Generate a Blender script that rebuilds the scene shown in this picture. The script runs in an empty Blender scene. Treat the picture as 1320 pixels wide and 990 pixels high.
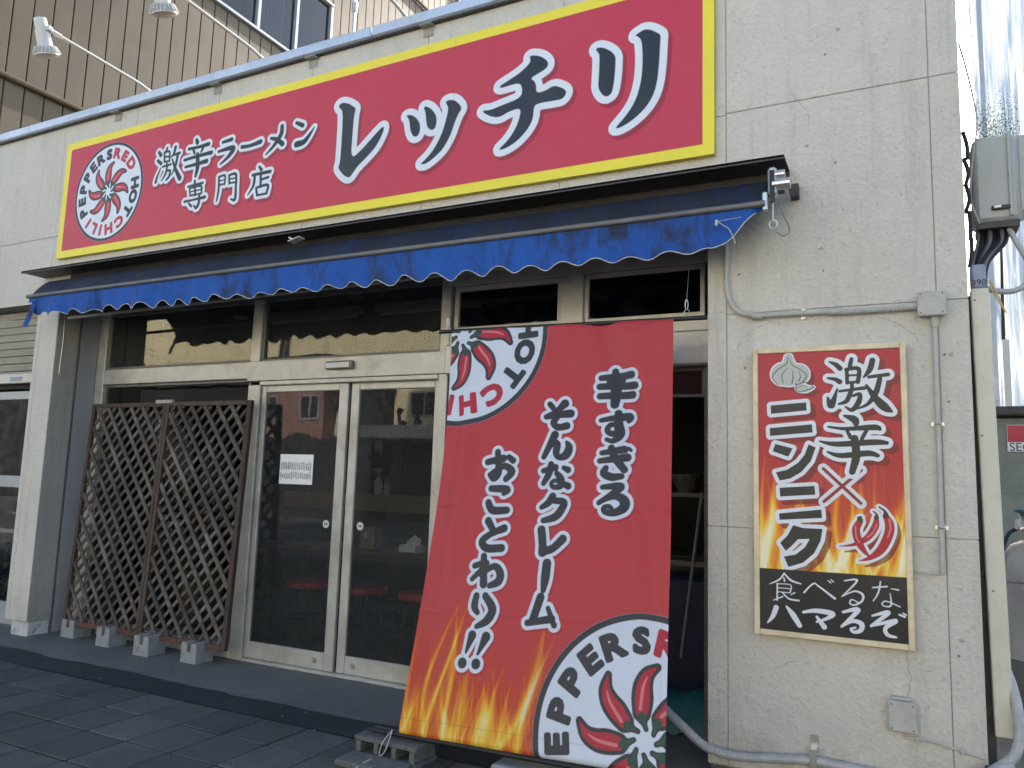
import bpy, bmesh, math, random
import numpy as np
from mathutils import Vector, Matrix
random.seed(7); rng = np.random.default_rng(7)
S = bpy.context.scene
COL = S.collection
# ---------------------------------------------------------------- camera, sky, sun
cam_d = bpy.data.cameras.new('camera'); cam = bpy.data.objects.new('camera', cam_d); COL.objects.link(cam)
cam_d.sensor_width = 36; cam_d.lens = 27.25; cam_d.clip_start = .05; cam_d.clip_end = 600
Rm = Matrix(((0.89313602, 0.02830361, 0.44889527), (0.44867171, -0.12629111, -0.88472835), (0.03165048, 0.99158936, -0.12549416)))
cam.matrix_world = Matrix.Translation((0, 0, 1.45)) @ Rm.to_4x4()
S.camera = cam
SUN_EL, SUN_AZ = math.radians(29.2), math.radians(6.4)
w = bpy.data.worlds.new('World'); S.world = w; w.use_nodes = True
nt = w.node_tree; nt.nodes.clear()
sky = nt.nodes.new('ShaderNodeTexSky'); sky.sky_type = 'NISHITA'; sky.sun_disc = False
sky.sun_elevation = SUN_EL; sky.sun_rotation = SUN_AZ; sky.air_density = 1.0; sky.dust_density = 2.0; sky.ozone_density = 1.0
bg = nt.nodes.new('ShaderNodeBackground'); bg.inputs[1].default_value = 0.15
wo = nt.nodes.new('ShaderNodeOutputWorld'); nt.links.new(sky.outputs[0], bg.inputs[0]); nt.links.new(bg.outputs[0], wo.inputs[0])
sd = bpy.data.lights.new('sun', 'SUN'); sd.energy = 4.5; sd.angle = math.radians(.5); sd.color = (1, .93, .82)
so = bpy.data.objects.new('sun', sd); COL.objects.link(so)
sv = Vector((math.sin(SUN_AZ)*math.cos(SUN_EL), math.cos(SUN_AZ)*math.cos(SUN_EL), math.sin(SUN_EL)))
so.rotation_euler = sv.to_track_quat('Z', 'Y').to_euler(); so.location = (3, 30, 20)
S.view_settings.view_transform = 'Standard'; S.view_settings.look = 'None'
S.view_settings.exposure = 1.4; S.view_settings.gamma = 1.0
S.cycles.max_bounces = 8; S.cycles.transparent_max_bounces = 16
ART={"main_poly":[[[3.164,0.828],[3.182,0.845],[3.212,0.846],[3.262,0.827],[3.318,0.787],[3.326,0.771],[3.314,0.738],[3.309,0.582],[3.307,0.396],[3.394,0.447],[3.492,0.531],[3.56,0.585],[3.582,0.595],[3.588,0.575],[3.574,0.534],[3.528,0.455],[3.45,0.389],[3.361,0.325],[3.318,0.266],[3.292,0.259],[3.248,0.286],[3.201,0.338],[3.197,0.36],[3.21,0.385],[3.212,0.528],[3.211,0.708],[3.203,0.787],[3.176,0.81]],[[3.77,0.634],[3.802,0.64],[3.852,0.612],[3.889,0.562],[3.896,0.514],[3.884,0.473],[3.857,0.464],[3.83,0.483],[3.811,0.529],[3.801,0.596],[3.783,0.623]],[[3.913,0.672],[3.938,0.674],[3.985,0.641],[4.02,0.592],[4.028,0.54],[4.016,0.496],[3.986,0.489],[3.953,0.516],[3.941,0.56],[3.933,0.626]],[[4.089,0.675],[4.123,0.683],[4.17,0.669],[4.214,0.621],[4.22,0.595],[4.198,0.57],[4.173,0.516],[4.141,0.423],[4.089,0.341],[4.026,0.293],[3.962,0.258],[3.925,0.256],[3.91,0.264],[3.951,0.289],[4.014,0.349],[4.07,0.444],[4.098,0.531],[4.117,0.623],[4.102,0.652]],[[4.714,0.854],[4.732,0.862],[4.795,0.842],[4.844,0.799],[4.851,0.767],[4.833,0.742],[4.723,0.706],[4.755,0.682],[4.77,0.65],[4.771,0.594],[4.837,0.597],[4.88,0.618],[4.914,0.614],[4.975,0.577],[4.98,0.546],[4.955,0.518],[4.921,0.517],[4.769,0.524],[4.757,0.491],[4.754,0.424],[4.721,0.364],[4.661,0.307],[4.599,0.272],[4.536,0.255],[4.51,0.262],[4.571,0.306],[4.623,0.369],[4.656,0.443],[4.667,0.518],[4.581,0.509],[4.509,0.48],[4.443,0.501],[4.386,0.539],[4.385,0.555],[4.442,0.545],[4.525,0.563],[4.665,0.586],[4.672,0.649],[4.649,0.691],[4.575,0.687],[4.515,0.682],[4.498,0.697],[4.565,0.724],[4.654,0.76],[4.729,0.817]],[[5.169,0.795],[5.18,0.806],[5.213,0.802],[5.266,0.768],[5.299,0.727],[5.302,0.694],[5.297,0.582],[5.283,0.492],[5.263,0.476],[5.245,0.472],[5.218,0.489],[5.189,0.544],[5.194,0.604],[5.197,0.751],[5.189,0.769]],[[5.419,0.827],[5.456,0.844],[5.479,0.853],[5.518,0.843],[5.572,0.803],[5.582,0.785],[5.578,0.742],[5.573,0.6],[5.556,0.462],[5.515,0.377],[5.454,0.318],[5.392,0.279],[5.338,0.258],[5.305,0.257],[5.314,0.27],[5.384,0.34],[5.437,0.424],[5.467,0.545],[5.472,0.679],[5.464,0.785],[5.444,0.814]]],"main_small":[[[1.254,0.797,0.0129],[1.281,0.768,0.0151]],[[1.247,0.726,0.0111],[1.291,0.692,0.0136]],[[1.245,0.536,0.0123],[1.26,0.587,0.0097],[1.292,0.653,0.0058]],[[1.353,0.821,0.0094],[1.341,0.79,0.0111]],[[1.322,0.782,0.0086],[1.332,0.7,0.0087]],[[1.321,0.785,0.0087],[1.383,0.781,0.0083],[1.39,0.697,0.0082]],[[1.33,0.745,0.0072],[1.38,0.74,0.0069]],[[1.335,0.703,0.0072],[1.388,0.699,0.0069]],[[1.316,0.661,0.0087],[1.413,0.667,0.0086]],[[1.362,0.687,0.0082],[1.365,0.659,0.0087]],[[1.37,0.658,0.0094],[1.359,0.595,0.0096],[1.315,0.537,0.0058]],[[1.371,0.615,0.0068],[1.408,0.613,0.0094],[1.405,0.565,0.0109],[1.373,0.537,0.0083]],[[1.452,0.81,0.0137],[1.439,0.759,0.011],[1.41,0.729,0.0057]],[[1.428,0.743,0.0076],[1.507,0.75,0.0115]],[[1.485,0.734,0.0115],[1.472,0.648,0.0109],[1.433,0.572,0.0055]],[[1.424,0.709,0.0068],[1.476,0.612,0.013],[1.535,0.527,0.018]],[[1.695,0.83,0.0129],[1.709,0.804,0.0163]],[[1.614,0.765,0.0111],[1.726,0.763,0.0115],[1.841,0.769,0.0151]],[[1.665,0.756,0.0095],[1.685,0.718,0.0109]],[[1.782,0.753,0.0111],[1.763,0.718,0.0097]],[[1.572,0.676,0.0109],[1.735,0.686,0.0122],[1.88,0.69,0.0151]],[[1.592,0.614,0.0101],[1.712,0.618,0.0123],[1.834,0.626,0.0163]],[[1.721,0.7,0.0163],[1.734,0.594,0.018],[1.72,0.516,0.0111]],[[2.001,0.755,0.0109],[2.097,0.763,0.0143]],[[1.961,0.684,0.0101],[2.119,0.689,0.0177],[2.081,0.628,0.015],[1.991,0.573,0.0068]],[[2.215,0.678,0.013],[2.301,0.674,0.0122],[2.41,0.688,0.0166]],[[2.623,0.775,0.0143],[2.618,0.711,0.0166],[2.557,0.635,0.013],[2.477,0.572,0.006]],[[2.517,0.696,0.0097],[2.581,0.674,0.0145],[2.639,0.629,0.0167]],[[2.767,0.775,0.0108],[2.83,0.742,0.0147]],[[2.782,0.601,0.0205],[2.854,0.609,0.0179],[2.914,0.668,0.0102],[2.946,0.709,0.0036]],[[1.64,0.438,0.0076],[1.809,0.445,0.0096]],[[1.661,0.419,0.0069],[1.676,0.356,0.0069]],[[1.661,0.419,0.0069],[1.789,0.423,0.0082],[1.804,0.358,0.0076]],[[1.669,0.389,0.0051],[1.793,0.391,0.0052]],[[1.678,0.356,0.0069],[1.804,0.358,0.0063]],[[1.716,0.476,0.0096],[1.735,0.353,0.0089]],[[1.616,0.313,0.0096],[1.717,0.316,0.0077],[1.846,0.321,0.0122]],[[1.783,0.341,0.0096],[1.783,0.279,0.0117],[1.756,0.243,0.0109],[1.725,0.269,0.0051]],[[1.665,0.295,0.0069],[1.699,0.265,0.0096]],[[1.988,0.469,0.0078],[1.996,0.361,0.0095],[1.983,0.268,0.0068]],[[1.995,0.467,0.0076],[2.054,0.469,0.0076],[2.058,0.396,0.0072]],[[1.999,0.433,0.0051],[2.051,0.434,0.0048]],[[2.003,0.399,0.0065],[2.054,0.4,0.0063]],[[2.1,0.457,0.0078],[2.109,0.394,0.0076]],[[2.099,0.463,0.0082],[2.172,0.462,0.0096],[2.183,0.355,0.0096],[2.184,0.254,0.0109],[2.135,0.265,0.0048]],[[2.11,0.431,0.0052],[2.168,0.43,0.0054]],[[2.113,0.397,0.0069],[2.172,0.396,0.0065]],[[2.416,0.484,0.0084],[2.442,0.456,0.0123]],[[2.354,0.426,0.0101],[2.535,0.427,0.0119]],[[2.376,0.423,0.0104],[2.37,0.339,0.0102],[2.316,0.27,0.0048]],[[2.438,0.426,0.0101],[2.446,0.316,0.0084]],[[2.443,0.374,0.0076],[2.519,0.384,0.0097]],[[2.401,0.312,0.0085],[2.416,0.254,0.009]],[[2.4,0.316,0.0077],[2.518,0.322,0.0097],[2.51,0.255,0.0096]],[[2.416,0.254,0.0078],[2.517,0.255,0.0072]]],"ban":[[[0.6965,1.781,0.012],[0.7184,1.7572,0.0119]],[[0.7888,1.7818,0.0186],[0.7389,1.7386,0.011],[0.6768,1.7061,0.011]],[[0.6796,1.7036,0.011],[0.7407,1.7162,0.0143],[0.8273,1.7233,0.0175]],[[0.7459,1.7054,0.0143],[0.7256,1.6702,0.0143],[0.7551,1.6438,0.0142],[0.8072,1.6516,0.0158]],[[0.7374,1.5991,0.0175],[0.7158,1.5506,0.0149],[0.6799,1.4726,0.0115]],[[0.6976,1.5144,0.0099],[0.7352,1.5531,0.0124],[0.7564,1.5427,0.0148],[0.7515,1.4987,0.0147],[0.7706,1.4711,0.0122],[0.8113,1.4848,0.0178],[0.8274,1.5269,0.0163],[0.8108,1.5588,0.0066]],[[0.6827,1.3935,0.0106],[0.7526,1.4133,0.0146]],[[0.7259,1.4311,0.013],[0.7176,1.3799,0.0146],[0.6889,1.3232,0.0105]],[[0.8027,1.4125,0.0097],[0.8284,1.4012,0.0136]],[[0.7636,1.3807,0.0113],[0.791,1.3501,0.0144],[0.7915,1.3116,0.0127],[0.7507,1.3045,0.0104],[0.7349,1.3242,0.0088],[0.7627,1.3403,0.0088],[0.8351,1.3111,0.0142]],[[0.7492,1.2531,0.0151],[0.7273,1.2182,0.0143],[0.6905,1.1927,0.0103]],[[0.7304,1.2297,0.0111],[0.8089,1.2267,0.0141],[0.8135,1.1983,0.0156],[0.7746,1.1445,0.0156],[0.7051,1.1209,0.011]],[[1.0116,1.6807,0.0097],[1.1002,1.6958,0.0128],[1.1642,1.7007,0.0175],[1.1612,1.6769,0.0095]],[[1.107,1.7214,0.0145],[1.1101,1.6575,0.0176],[1.1183,1.6023,0.019],[1.0865,1.5647,0.0111],[1.0476,1.5725,0.0088]],[[1.112,1.6164,0.0111],[1.0765,1.6039,0.0119],[1.0496,1.6246,0.012],[1.0683,1.6546,0.0104],[1.1101,1.6559,0.0096]],[[1.0235,1.4966,0.0103],[1.1444,1.5167,0.0156]],[[1.0124,1.4524,0.011],[1.162,1.473,0.0162]],[[1.0766,1.5241,0.0142],[1.0991,1.4702,0.0156],[1.1493,1.406,0.0138]],[[1.0504,1.4144,0.0117],[1.0385,1.3853,0.0155],[1.0847,1.3649,0.0154],[1.1353,1.3703,0.0122]],[[1.1419,1.5182,0.0062],[1.1528,1.5052,0.007]],[[1.1677,1.5245,0.0062],[1.1791,1.513,0.007]],[[1.034,1.3096,0.01],[1.134,1.3156,0.0152],[1.0893,1.2736,0.0122],[1.0175,1.2256,0.0099]],[[1.0329,1.2313,0.0061],[1.1054,1.263,0.0129],[1.1543,1.2423,0.018],[1.1531,1.202,0.0179],[1.1021,1.1748,0.0135],[1.0537,1.1804,0.0113],[1.0486,1.2022,0.0098],[1.0771,1.2083,0.0091],[1.0934,1.1942,0.0083]],[[1.0788,1.9682,0.0139],[1.0832,1.9346,0.0166]],[[1.0032,1.9287,0.0126],[1.1756,1.9455,0.0164]],[[0.9964,1.8774,0.0139],[1.197,1.8817,0.0162]],[[0.9996,1.8208,0.0138],[1.183,1.8277,0.0162]],[[1.0834,1.9304,0.018],[1.0878,1.8407,0.0205],[1.0844,1.7701,0.0162]],[[1.045,1.9274,0.0111],[1.0554,1.8855,0.011]],[[1.1273,1.929,0.011],[1.1155,1.888,0.011]],[[0.3285,1.4392,0.0137],[0.4279,1.4605,0.0166]],[[0.3887,1.498,0.0137],[0.4048,1.3854,0.0165],[0.3779,1.345,0.0135],[0.3499,1.3673,0.0106]],[[0.3678,1.3777,0.012],[0.4374,1.4174,0.0135],[0.4893,1.3868,0.0163],[0.4566,1.3437,0.0133]],[[0.4632,1.4695,0.012],[0.4919,1.4496,0.0135]],[[0.3689,1.2881,0.0134],[0.4677,1.2848,0.0162],[0.4516,1.2621,0.0103]],[[0.3596,1.2079,0.0148],[0.3926,1.1673,0.0161],[0.4803,1.1703,0.0145]],[[0.3718,1.1075,0.016],[0.4177,1.0456,0.0129]],[[0.476,1.071,0.0157],[0.3956,1.0378,0.0129],[0.3468,0.9951,0.0158],[0.3818,0.9607,0.0157],[0.4726,0.9654,0.0155]],[[0.3689,0.9162,0.0142],[0.3865,0.7735,0.0167]],[[0.3171,0.8644,0.0114],[0.3916,0.8806,0.0127],[0.3108,0.7945,0.0099]],[[0.3609,0.8211,0.0098],[0.4386,0.8676,0.0126],[0.4796,0.8376,0.0166],[0.4772,0.7924,0.0165],[0.4249,0.7671,0.011]],[[0.3522,0.7095,0.0138],[0.3485,0.6558,0.0151],[0.3734,0.6262,0.0096]],[[0.4074,0.7135,0.0137],[0.4594,0.6517,0.0176],[0.4368,0.5938,0.0162],[0.3761,0.5577,0.0095]],[[0.358,0.5128,0.0175],[0.3334,0.4284,0.0053]],[[0.3199,0.3749,0.0186],[0.3213,0.375,0.0186]],[[0.4423,0.5116,0.0186],[0.4061,0.4256,0.0053]],[[0.4018,0.3782,0.0184],[0.4033,0.3784,0.0184]],[[0.6997,1.0712,0.0166],[0.7134,0.9997,0.0164],[0.7174,0.9546,0.0177]],[[0.7171,0.9584,0.0163],[0.773,0.9768,0.0149],[0.826,1.0285,0.0163]],[[0.7482,0.8986,0.0175],[0.7462,0.8226,0.0173],[0.7416,0.7623,0.0106]],[[0.7305,0.728,0.0158],[0.7021,0.6216,0.0156]],[[0.6718,0.5984,0.0117],[0.8022,0.6261,0.0142]],[[0.7772,0.6762,0.0091],[0.8184,0.5974,0.0115]]],"ws_big":[[[0.3775,1.3727,0.0046],[0.4069,1.3573,0.0115],[0.4263,1.3375,0.013]],[[0.3684,1.2892,0.0054],[0.4016,1.2827,0.0099],[0.4234,1.2695,0.0129]],[[0.3663,1.1898,0.0061],[0.3826,1.1515,0.0168],[0.4116,1.2349,0.0038]],[[0.4806,1.3829,0.0091],[0.4726,1.3493,0.0106]],[[0.4576,1.3317,0.0091],[0.4583,1.2631,0.0091]],[[0.454,1.3302,0.0091],[0.5119,1.3322,0.0105],[0.5075,1.2658,0.0105]],[[0.4606,1.3,0.0053],[0.5076,1.301,0.0052]],[[0.4583,1.2638,0.0068],[0.5104,1.2672,0.0067]],[[0.4224,1.2221,0.0068],[0.4807,1.2288,0.0075],[0.5368,1.2354,0.0097]],[[0.4799,1.2547,0.009],[0.4807,1.2272,0.0098]],[[0.4747,1.2195,0.0113],[0.4541,1.1727,0.0113],[0.4173,1.1575,0.0053]],[[0.4836,1.1974,0.0068],[0.5147,1.2047,0.0097],[0.508,1.1643,0.0134],[0.4784,1.1271,0.0105],[0.4477,1.143,0.0045]],[[0.5755,1.3728,0.0133],[0.5631,1.3266,0.0134],[0.5338,1.2885,0.0045]],[[0.5572,1.2894,0.0082],[0.6437,1.2992,0.0095]],[[0.6063,1.2787,0.0118],[0.5871,1.2096,0.0132],[0.5505,1.156,0.0089],[0.5001,1.1316,0.0037]],[[0.5456,1.2492,0.0059],[0.583,1.1865,0.0162],[0.6237,1.1399,0.0204],[0.6556,1.1167,0.0058]],[[0.4416,1.0983,0.006],[0.486,1.0803,0.0179],[0.4949,1.0593,0.0134]],[[0.3671,1.0433,0.0054],[0.4474,1.0334,0.009],[0.5759,1.0403,0.0147],[0.6022,1.0297,0.0066]],[[0.4509,1.028,0.0075],[0.4682,0.9915,0.0105]],[[0.544,1.0309,0.0089],[0.5195,0.9844,0.0096]],[[0.3225,0.9717,0.0038],[0.4021,0.9571,0.0129],[0.5741,0.9674,0.0146],[0.6296,0.9644,0.0094]],[[0.3608,0.9172,0.0053],[0.4228,0.9005,0.0128],[0.5447,0.9132,0.0147],[0.5879,0.9027,0.0095]],[[0.486,0.9855,0.0179],[0.492,0.9005,0.0193],[0.4716,0.8213,0.0149]]],"ws_poly":[[[0.0887,1.1553],[0.2628,1.1688],[0.2651,1.127],[0.0904,1.1118]],[[0.0829,1.038],[0.2888,1.0565],[0.2918,1.0151],[0.0839,0.9972]],[[0.1094,0.9567],[0.1949,0.9339],[0.1733,0.8917],[0.097,0.9183]],[[0.2717,0.9552],[0.3054,0.9398],[0.2815,0.872],[0.235,0.815],[0.1807,0.7812],[0.13,0.7697],[0.1111,0.8109],[0.166,0.8248],[0.2205,0.8624],[0.2518,0.903]],[[0.1287,0.7332],[0.2962,0.7476],[0.2997,0.7043],[0.1307,0.6889]],[[0.1248,0.6039],[0.3265,0.6319],[0.3291,0.5908],[0.1261,0.5718]],[[0.1924,0.5486],[0.2403,0.5365],[0.3306,0.5373],[0.3209,0.4813],[0.2898,0.4163],[0.2372,0.3669],[0.1667,0.3406],[0.1454,0.3904],[0.203,0.4044],[0.2473,0.4441],[0.2696,0.4845],[0.2148,0.4804],[0.1817,0.4434],[0.1548,0.4185],[0.1287,0.4574],[0.165,0.4967]]],"ws_cross":[[[0.3392,0.8345,0.0079],[0.5078,0.6692,0.0076]],[[0.5133,0.8304,0.0077],[0.3396,0.6718,0.0079]]],"ws_pep":[[[0.5003,0.5805,0.0169],[0.4831,0.5417,0.0203],[0.4932,0.4857,0.0202],[0.5188,0.4399,0.0126],[0.5424,0.416,0.005]],[[0.5747,0.594,0.0133],[0.5674,0.5589,0.0183],[0.5325,0.5061,0.0167],[0.4749,0.4711,0.0101],[0.4046,0.4576,0.0034]],[[0.6164,0.6113,0.0165],[0.6311,0.5735,0.0222],[0.6243,0.5215,0.023],[0.5911,0.4545,0.0215],[0.5423,0.4116,0.0125],[0.4911,0.3932,0.0034]]],"ws_stem":[[[0.5021,0.5894,0.0135],[0.4958,0.6012,0.0051],[0.5106,0.6048,0.0034]],[[0.5749,0.6027,0.0116],[0.5754,0.6218,0.005],[0.5612,0.6331,0.0033]],[[0.6165,0.6156,0.0132],[0.6115,0.6369,0.0058],[0.5881,0.6555,0.0042]]],"ws_hl":[[[0.481,0.5591,0.0034],[0.4824,0.511,0.0034],[0.4963,0.4816,0.0034]],[[0.5758,0.5741,0.0033],[0.5588,0.534,0.0033],[0.5325,0.5078,0.0033]],[[0.6302,0.5993,0.0041],[0.6354,0.5567,0.0041],[0.6217,0.5128,0.0033]]],"ws_thin":[[[0.1468,0.3089,0.0036],[0.1213,0.2746,0.0045],[0.0743,0.2498,0.0018]],[[0.1467,0.3062,0.0036],[0.1788,0.2759,0.0053],[0.2249,0.2626,0.0035]],[[0.1437,0.2859,0.0036],[0.1479,0.2701,0.0045]],[[0.1121,0.2555,0.0036],[0.1108,0.1738,0.0045]],[[0.1121,0.2537,0.0027],[0.1758,0.2531,0.0027],[0.1734,0.2168,0.0036]],[[0.1117,0.2346,0.0027],[0.172,0.2347,0.0027]],[[0.1114,0.2146,0.0027],[0.1716,0.2148,0.0027]],[[0.0929,0.1718,0.0027],[0.1378,0.1931,0.0036]],[[0.1381,0.2112,0.0036],[0.1685,0.1848,0.0044],[0.2147,0.1811,0.0044]],[[0.1776,0.2065,0.0027],[0.1953,0.2174,0.0035]],[[0.2389,0.2221,0.0044],[0.2827,0.2686,0.0035],[0.308,0.2579,0.0043],[0.3809,0.206,0.006]],[[0.3509,0.2889,0.0026],[0.3633,0.2796,0.0034]],[[0.3636,0.2945,0.0026],[0.3759,0.2852,0.0034]],[[0.4259,0.2947,0.0034],[0.4832,0.3005,0.005],[0.4119,0.2182,0.0025]],[[0.4119,0.2182,0.0025],[0.4699,0.2489,0.0042],[0.506,0.2356,0.0058],[0.5012,0.2049,0.005],[0.4684,0.1839,0.0042],[0.4482,0.1902,0.0042],[0.4568,0.2085,0.0034],[0.4849,0.197,0.0033]],[[0.5493,0.2729,0.0033],[0.6128,0.2831,0.0041]],[[0.585,0.3041,0.0033],[0.5742,0.2517,0.0041],[0.551,0.2106,0.0025]],[[0.6297,0.2747,0.0024],[0.6622,0.2714,0.004]],[[0.6253,0.253,0.0024],[0.6278,0.1983,0.0041],[0.6002,0.1908,0.0033],[0.5887,0.2022,0.0033],[0.6087,0.2147,0.0033],[0.6664,0.1944,0.0032]]],"ws_bold":[[[0.1057,0.137,0.0126],[0.0899,0.0944,0.0108],[0.0642,0.0596,0.0036]],[[0.1547,0.1473,0.0045],[0.1847,0.1105,0.0133],[0.216,0.061,0.0114]],[[0.2345,0.1273,0.0061],[0.293,0.1396,0.0104],[0.3686,0.1329,0.012],[0.343,0.1079,0.0077],[0.2962,0.0871,0.0052]],[[0.2967,0.1109,0.0061],[0.3296,0.0668,0.0129]],[[0.4169,0.1458,0.0059],[0.4841,0.1625,0.0109],[0.4088,0.0771,0.0059]],[[0.4088,0.0771,0.0051],[0.4586,0.1077,0.0084],[0.4972,0.0988,0.0116],[0.4941,0.0693,0.01],[0.4639,0.0567,0.0075],[0.4496,0.0695,0.0059],[0.4701,0.0782,0.005]],[[0.5461,0.1418,0.0049],[0.6152,0.163,0.0098],[0.5402,0.0942,0.0066]],[[0.5402,0.0942,0.0049],[0.6454,0.1288,0.0097],[0.6017,0.092,0.0089],[0.6087,0.0609,0.0089],[0.6457,0.0533,0.0048]],[[0.6616,0.1585,0.004],[0.6844,0.1496,0.0048]],[[0.6772,0.1663,0.0032],[0.69,0.1595,0.004]]],"ws_black":[[[0.0136,0.3256],[0.7084,0.3318],[0.7114,0.0233],[0.0137,0.0122]]],"ws_garlic":[[[0.1819,1.3107,0.0559],[0.1507,1.3174,0.0578]],[[0.1819,1.3107,0.0559],[0.2286,1.3134,0.0522]],[[0.1819,1.3107,0.0559],[0.1859,1.3131,0.0638]],[[0.1813,1.3639,0.036],[0.1796,1.4034,0.0192]],[[0.2366,1.2467,0.0221],[0.2656,1.238,0.0157],[0.2977,1.2453,0.0047]]],"ws_gline":[[[0.1773,1.4051,0.0016],[0.1712,1.3725,0.0024],[0.1314,1.3452,0.0024],[0.099,1.305,0.0024],[0.1261,1.2631,0.0024]],[[0.1872,1.3924,0.0016],[0.2,1.3633,0.0024],[0.2443,1.3332,0.0024],[0.2668,1.3042,0.0024],[0.2471,1.2723,0.0024]],[[0.1732,1.3478,0.0016],[0.1466,1.3118,0.0024],[0.1538,1.2706,0.0024]],[[0.1996,1.3388,0.0016],[0.2012,1.2979,0.0024],[0.1952,1.2655,0.0024]],[[0.2289,1.3297,0.0016],[0.2376,1.301,0.0024],[0.2279,1.2769,0.0024]],[[0.2162,1.2691,0.0024],[0.2156,1.2325,0.0024],[0.2424,1.2239,0.0024],[0.2999,1.2429,0.0023]],[[0.2199,1.2608,0.0024],[0.2662,1.2719,0.0024],[0.3022,1.2452,0.0023]],[[0.2157,1.2407,0.0016],[0.2506,1.2561,0.0016],[0.2734,1.2475,0.0016]]]}
# ---------------------------------------------------------------- materials
def nodes(name):
    m = bpy.data.materials.new(name); m.use_nodes = True
    t = m.node_tree; b = t.nodes['Principled BSDF']; return m, t, b
def N(t, k, **kw):
    n = t.nodes.new('ShaderNode'+k)
    for a, v in kw.items(): setattr(n, a, v)
    return n
def mix(t, f, a, b, mode='MIX'):
    n = N(t, 'Mix', data_type='RGBA', blend_type=mode)
    for s, v in ((0, f), (6, a), (7, b)):
        if hasattr(v, 'links'): t.links.new(v, n.inputs[s])
        elif isinstance(v, (int, float)): n.inputs[s].default_value = v
        else: n.inputs[s].default_value = (*v, 1)
    return n.outputs[2]
def noise(t, scale, detail=4, rough=.6, vec=None, dist=0):
    n = N(t, 'TexNoise'); n.inputs['Scale'].default_value = scale; n.inputs['Detail'].default_value = detail
    n.inputs['Roughness'].default_value = rough; n.inputs['Distortion'].default_value = dist
    if vec is not None: t.links.new(vec, n.inputs['Vector'])
    return n.outputs[0]
def ramp(t, src, lo, hi):
    n = N(t, 'MapRange'); n.inputs[1].default_value = lo; n.inputs[2].default_value = hi; t.links.new(src, n.inputs[0]); return n.outputs[0]
def coords(t, scale=(1, 1, 1), rot=(0, 0, 0)):
    g = N(t, 'NewGeometry'); mp = N(t, 'Mapping'); mp.inputs['Scale'].default_value = scale; mp.inputs['Rotation'].default_value = rot
    t.links.new(g.outputs['Position'], mp.inputs[0]); return mp.outputs[0]
def bump(t, b, h, strength, dist):
    n = N(t, 'Bump'); n.inputs['Strength'].default_value = strength; n.inputs['Distance'].default_value = dist
    t.links.new(h, n.inputs['Height']); t.links.new(n.outputs[0], b.inputs['Normal']); return n
def mat(name, col, rough=.6, metal=0, var=.15, vs=6, dirt=None, dirt_amt=.0, ds=2.0, stretch=(1, 1, 1), bs=0, bscale=80, fine=0, spec=.5, pervar=0, coat=0):
    """procedural surface: base colour with two scales of mottling, worn dirt, fine relief"""
    m, t, b = nodes(name); v = coords(t, stretch)
    dk = tuple(c*(1-var) for c in col); lt = tuple(min(1, c*(1+var)) for c in col)
    c = mix(t, ramp(t, noise(t, vs, 5, .65, v), .3, .7), dk, lt)
    if fine: c = mix(t, ramp(t, noise(t, fine, 2, .5, v), .35, .65), c, mix(t, 1, c, (.6, .6, .6), 'MULTIPLY'))
    if dirt: c = mix(t, _mul(t, ramp(t, noise(t, ds, 6, .7, v, .6), .5, .72), dirt_amt), c, dirt)
    if pervar:
        oi = N(t, 'ObjectInfo'); r = N(t, 'MapRange'); r.inputs[3].default_value = 1-pervar; r.inputs[4].default_value = 1+pervar
        t.links.new(oi.outputs['Random'], r.inputs[0])
        h = N(t, 'HueSaturation'); t.links.new(r.outputs[0], h.inputs['Value']); t.links.new(c, h.inputs['Color']); c = h.outputs[0]
    t.links.new(c, b.inputs['Base Color'])
    rr = N(t, 'MapRange'); rr.inputs[3].default_value = max(.05, rough-.12); rr.inputs[4].default_value = min(1, rough+.12)
    t.links.new(noise(t, vs*2.3, 3, .6, v), rr.inputs[0]); t.links.new(rr.outputs[0], b.inputs['Roughness'])
    b.inputs['Metallic'].default_value = metal; b.inputs['Specular IOR Level'].default_value = spec
    if coat: b.inputs['Coat Weight'].default_value = coat; b.inputs['Coat Roughness'].default_value = .15
    if bs: bump(t, b, noise(t, bscale, 3, .6, v), bs, .01)
    return m
def _mul(t, s, k):
    n = N(t, 'Math', operation='MULTIPLY'); t.links.new(s, n.inputs[0]); n.inputs[1].default_value = k; return n.outputs[0]
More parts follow.
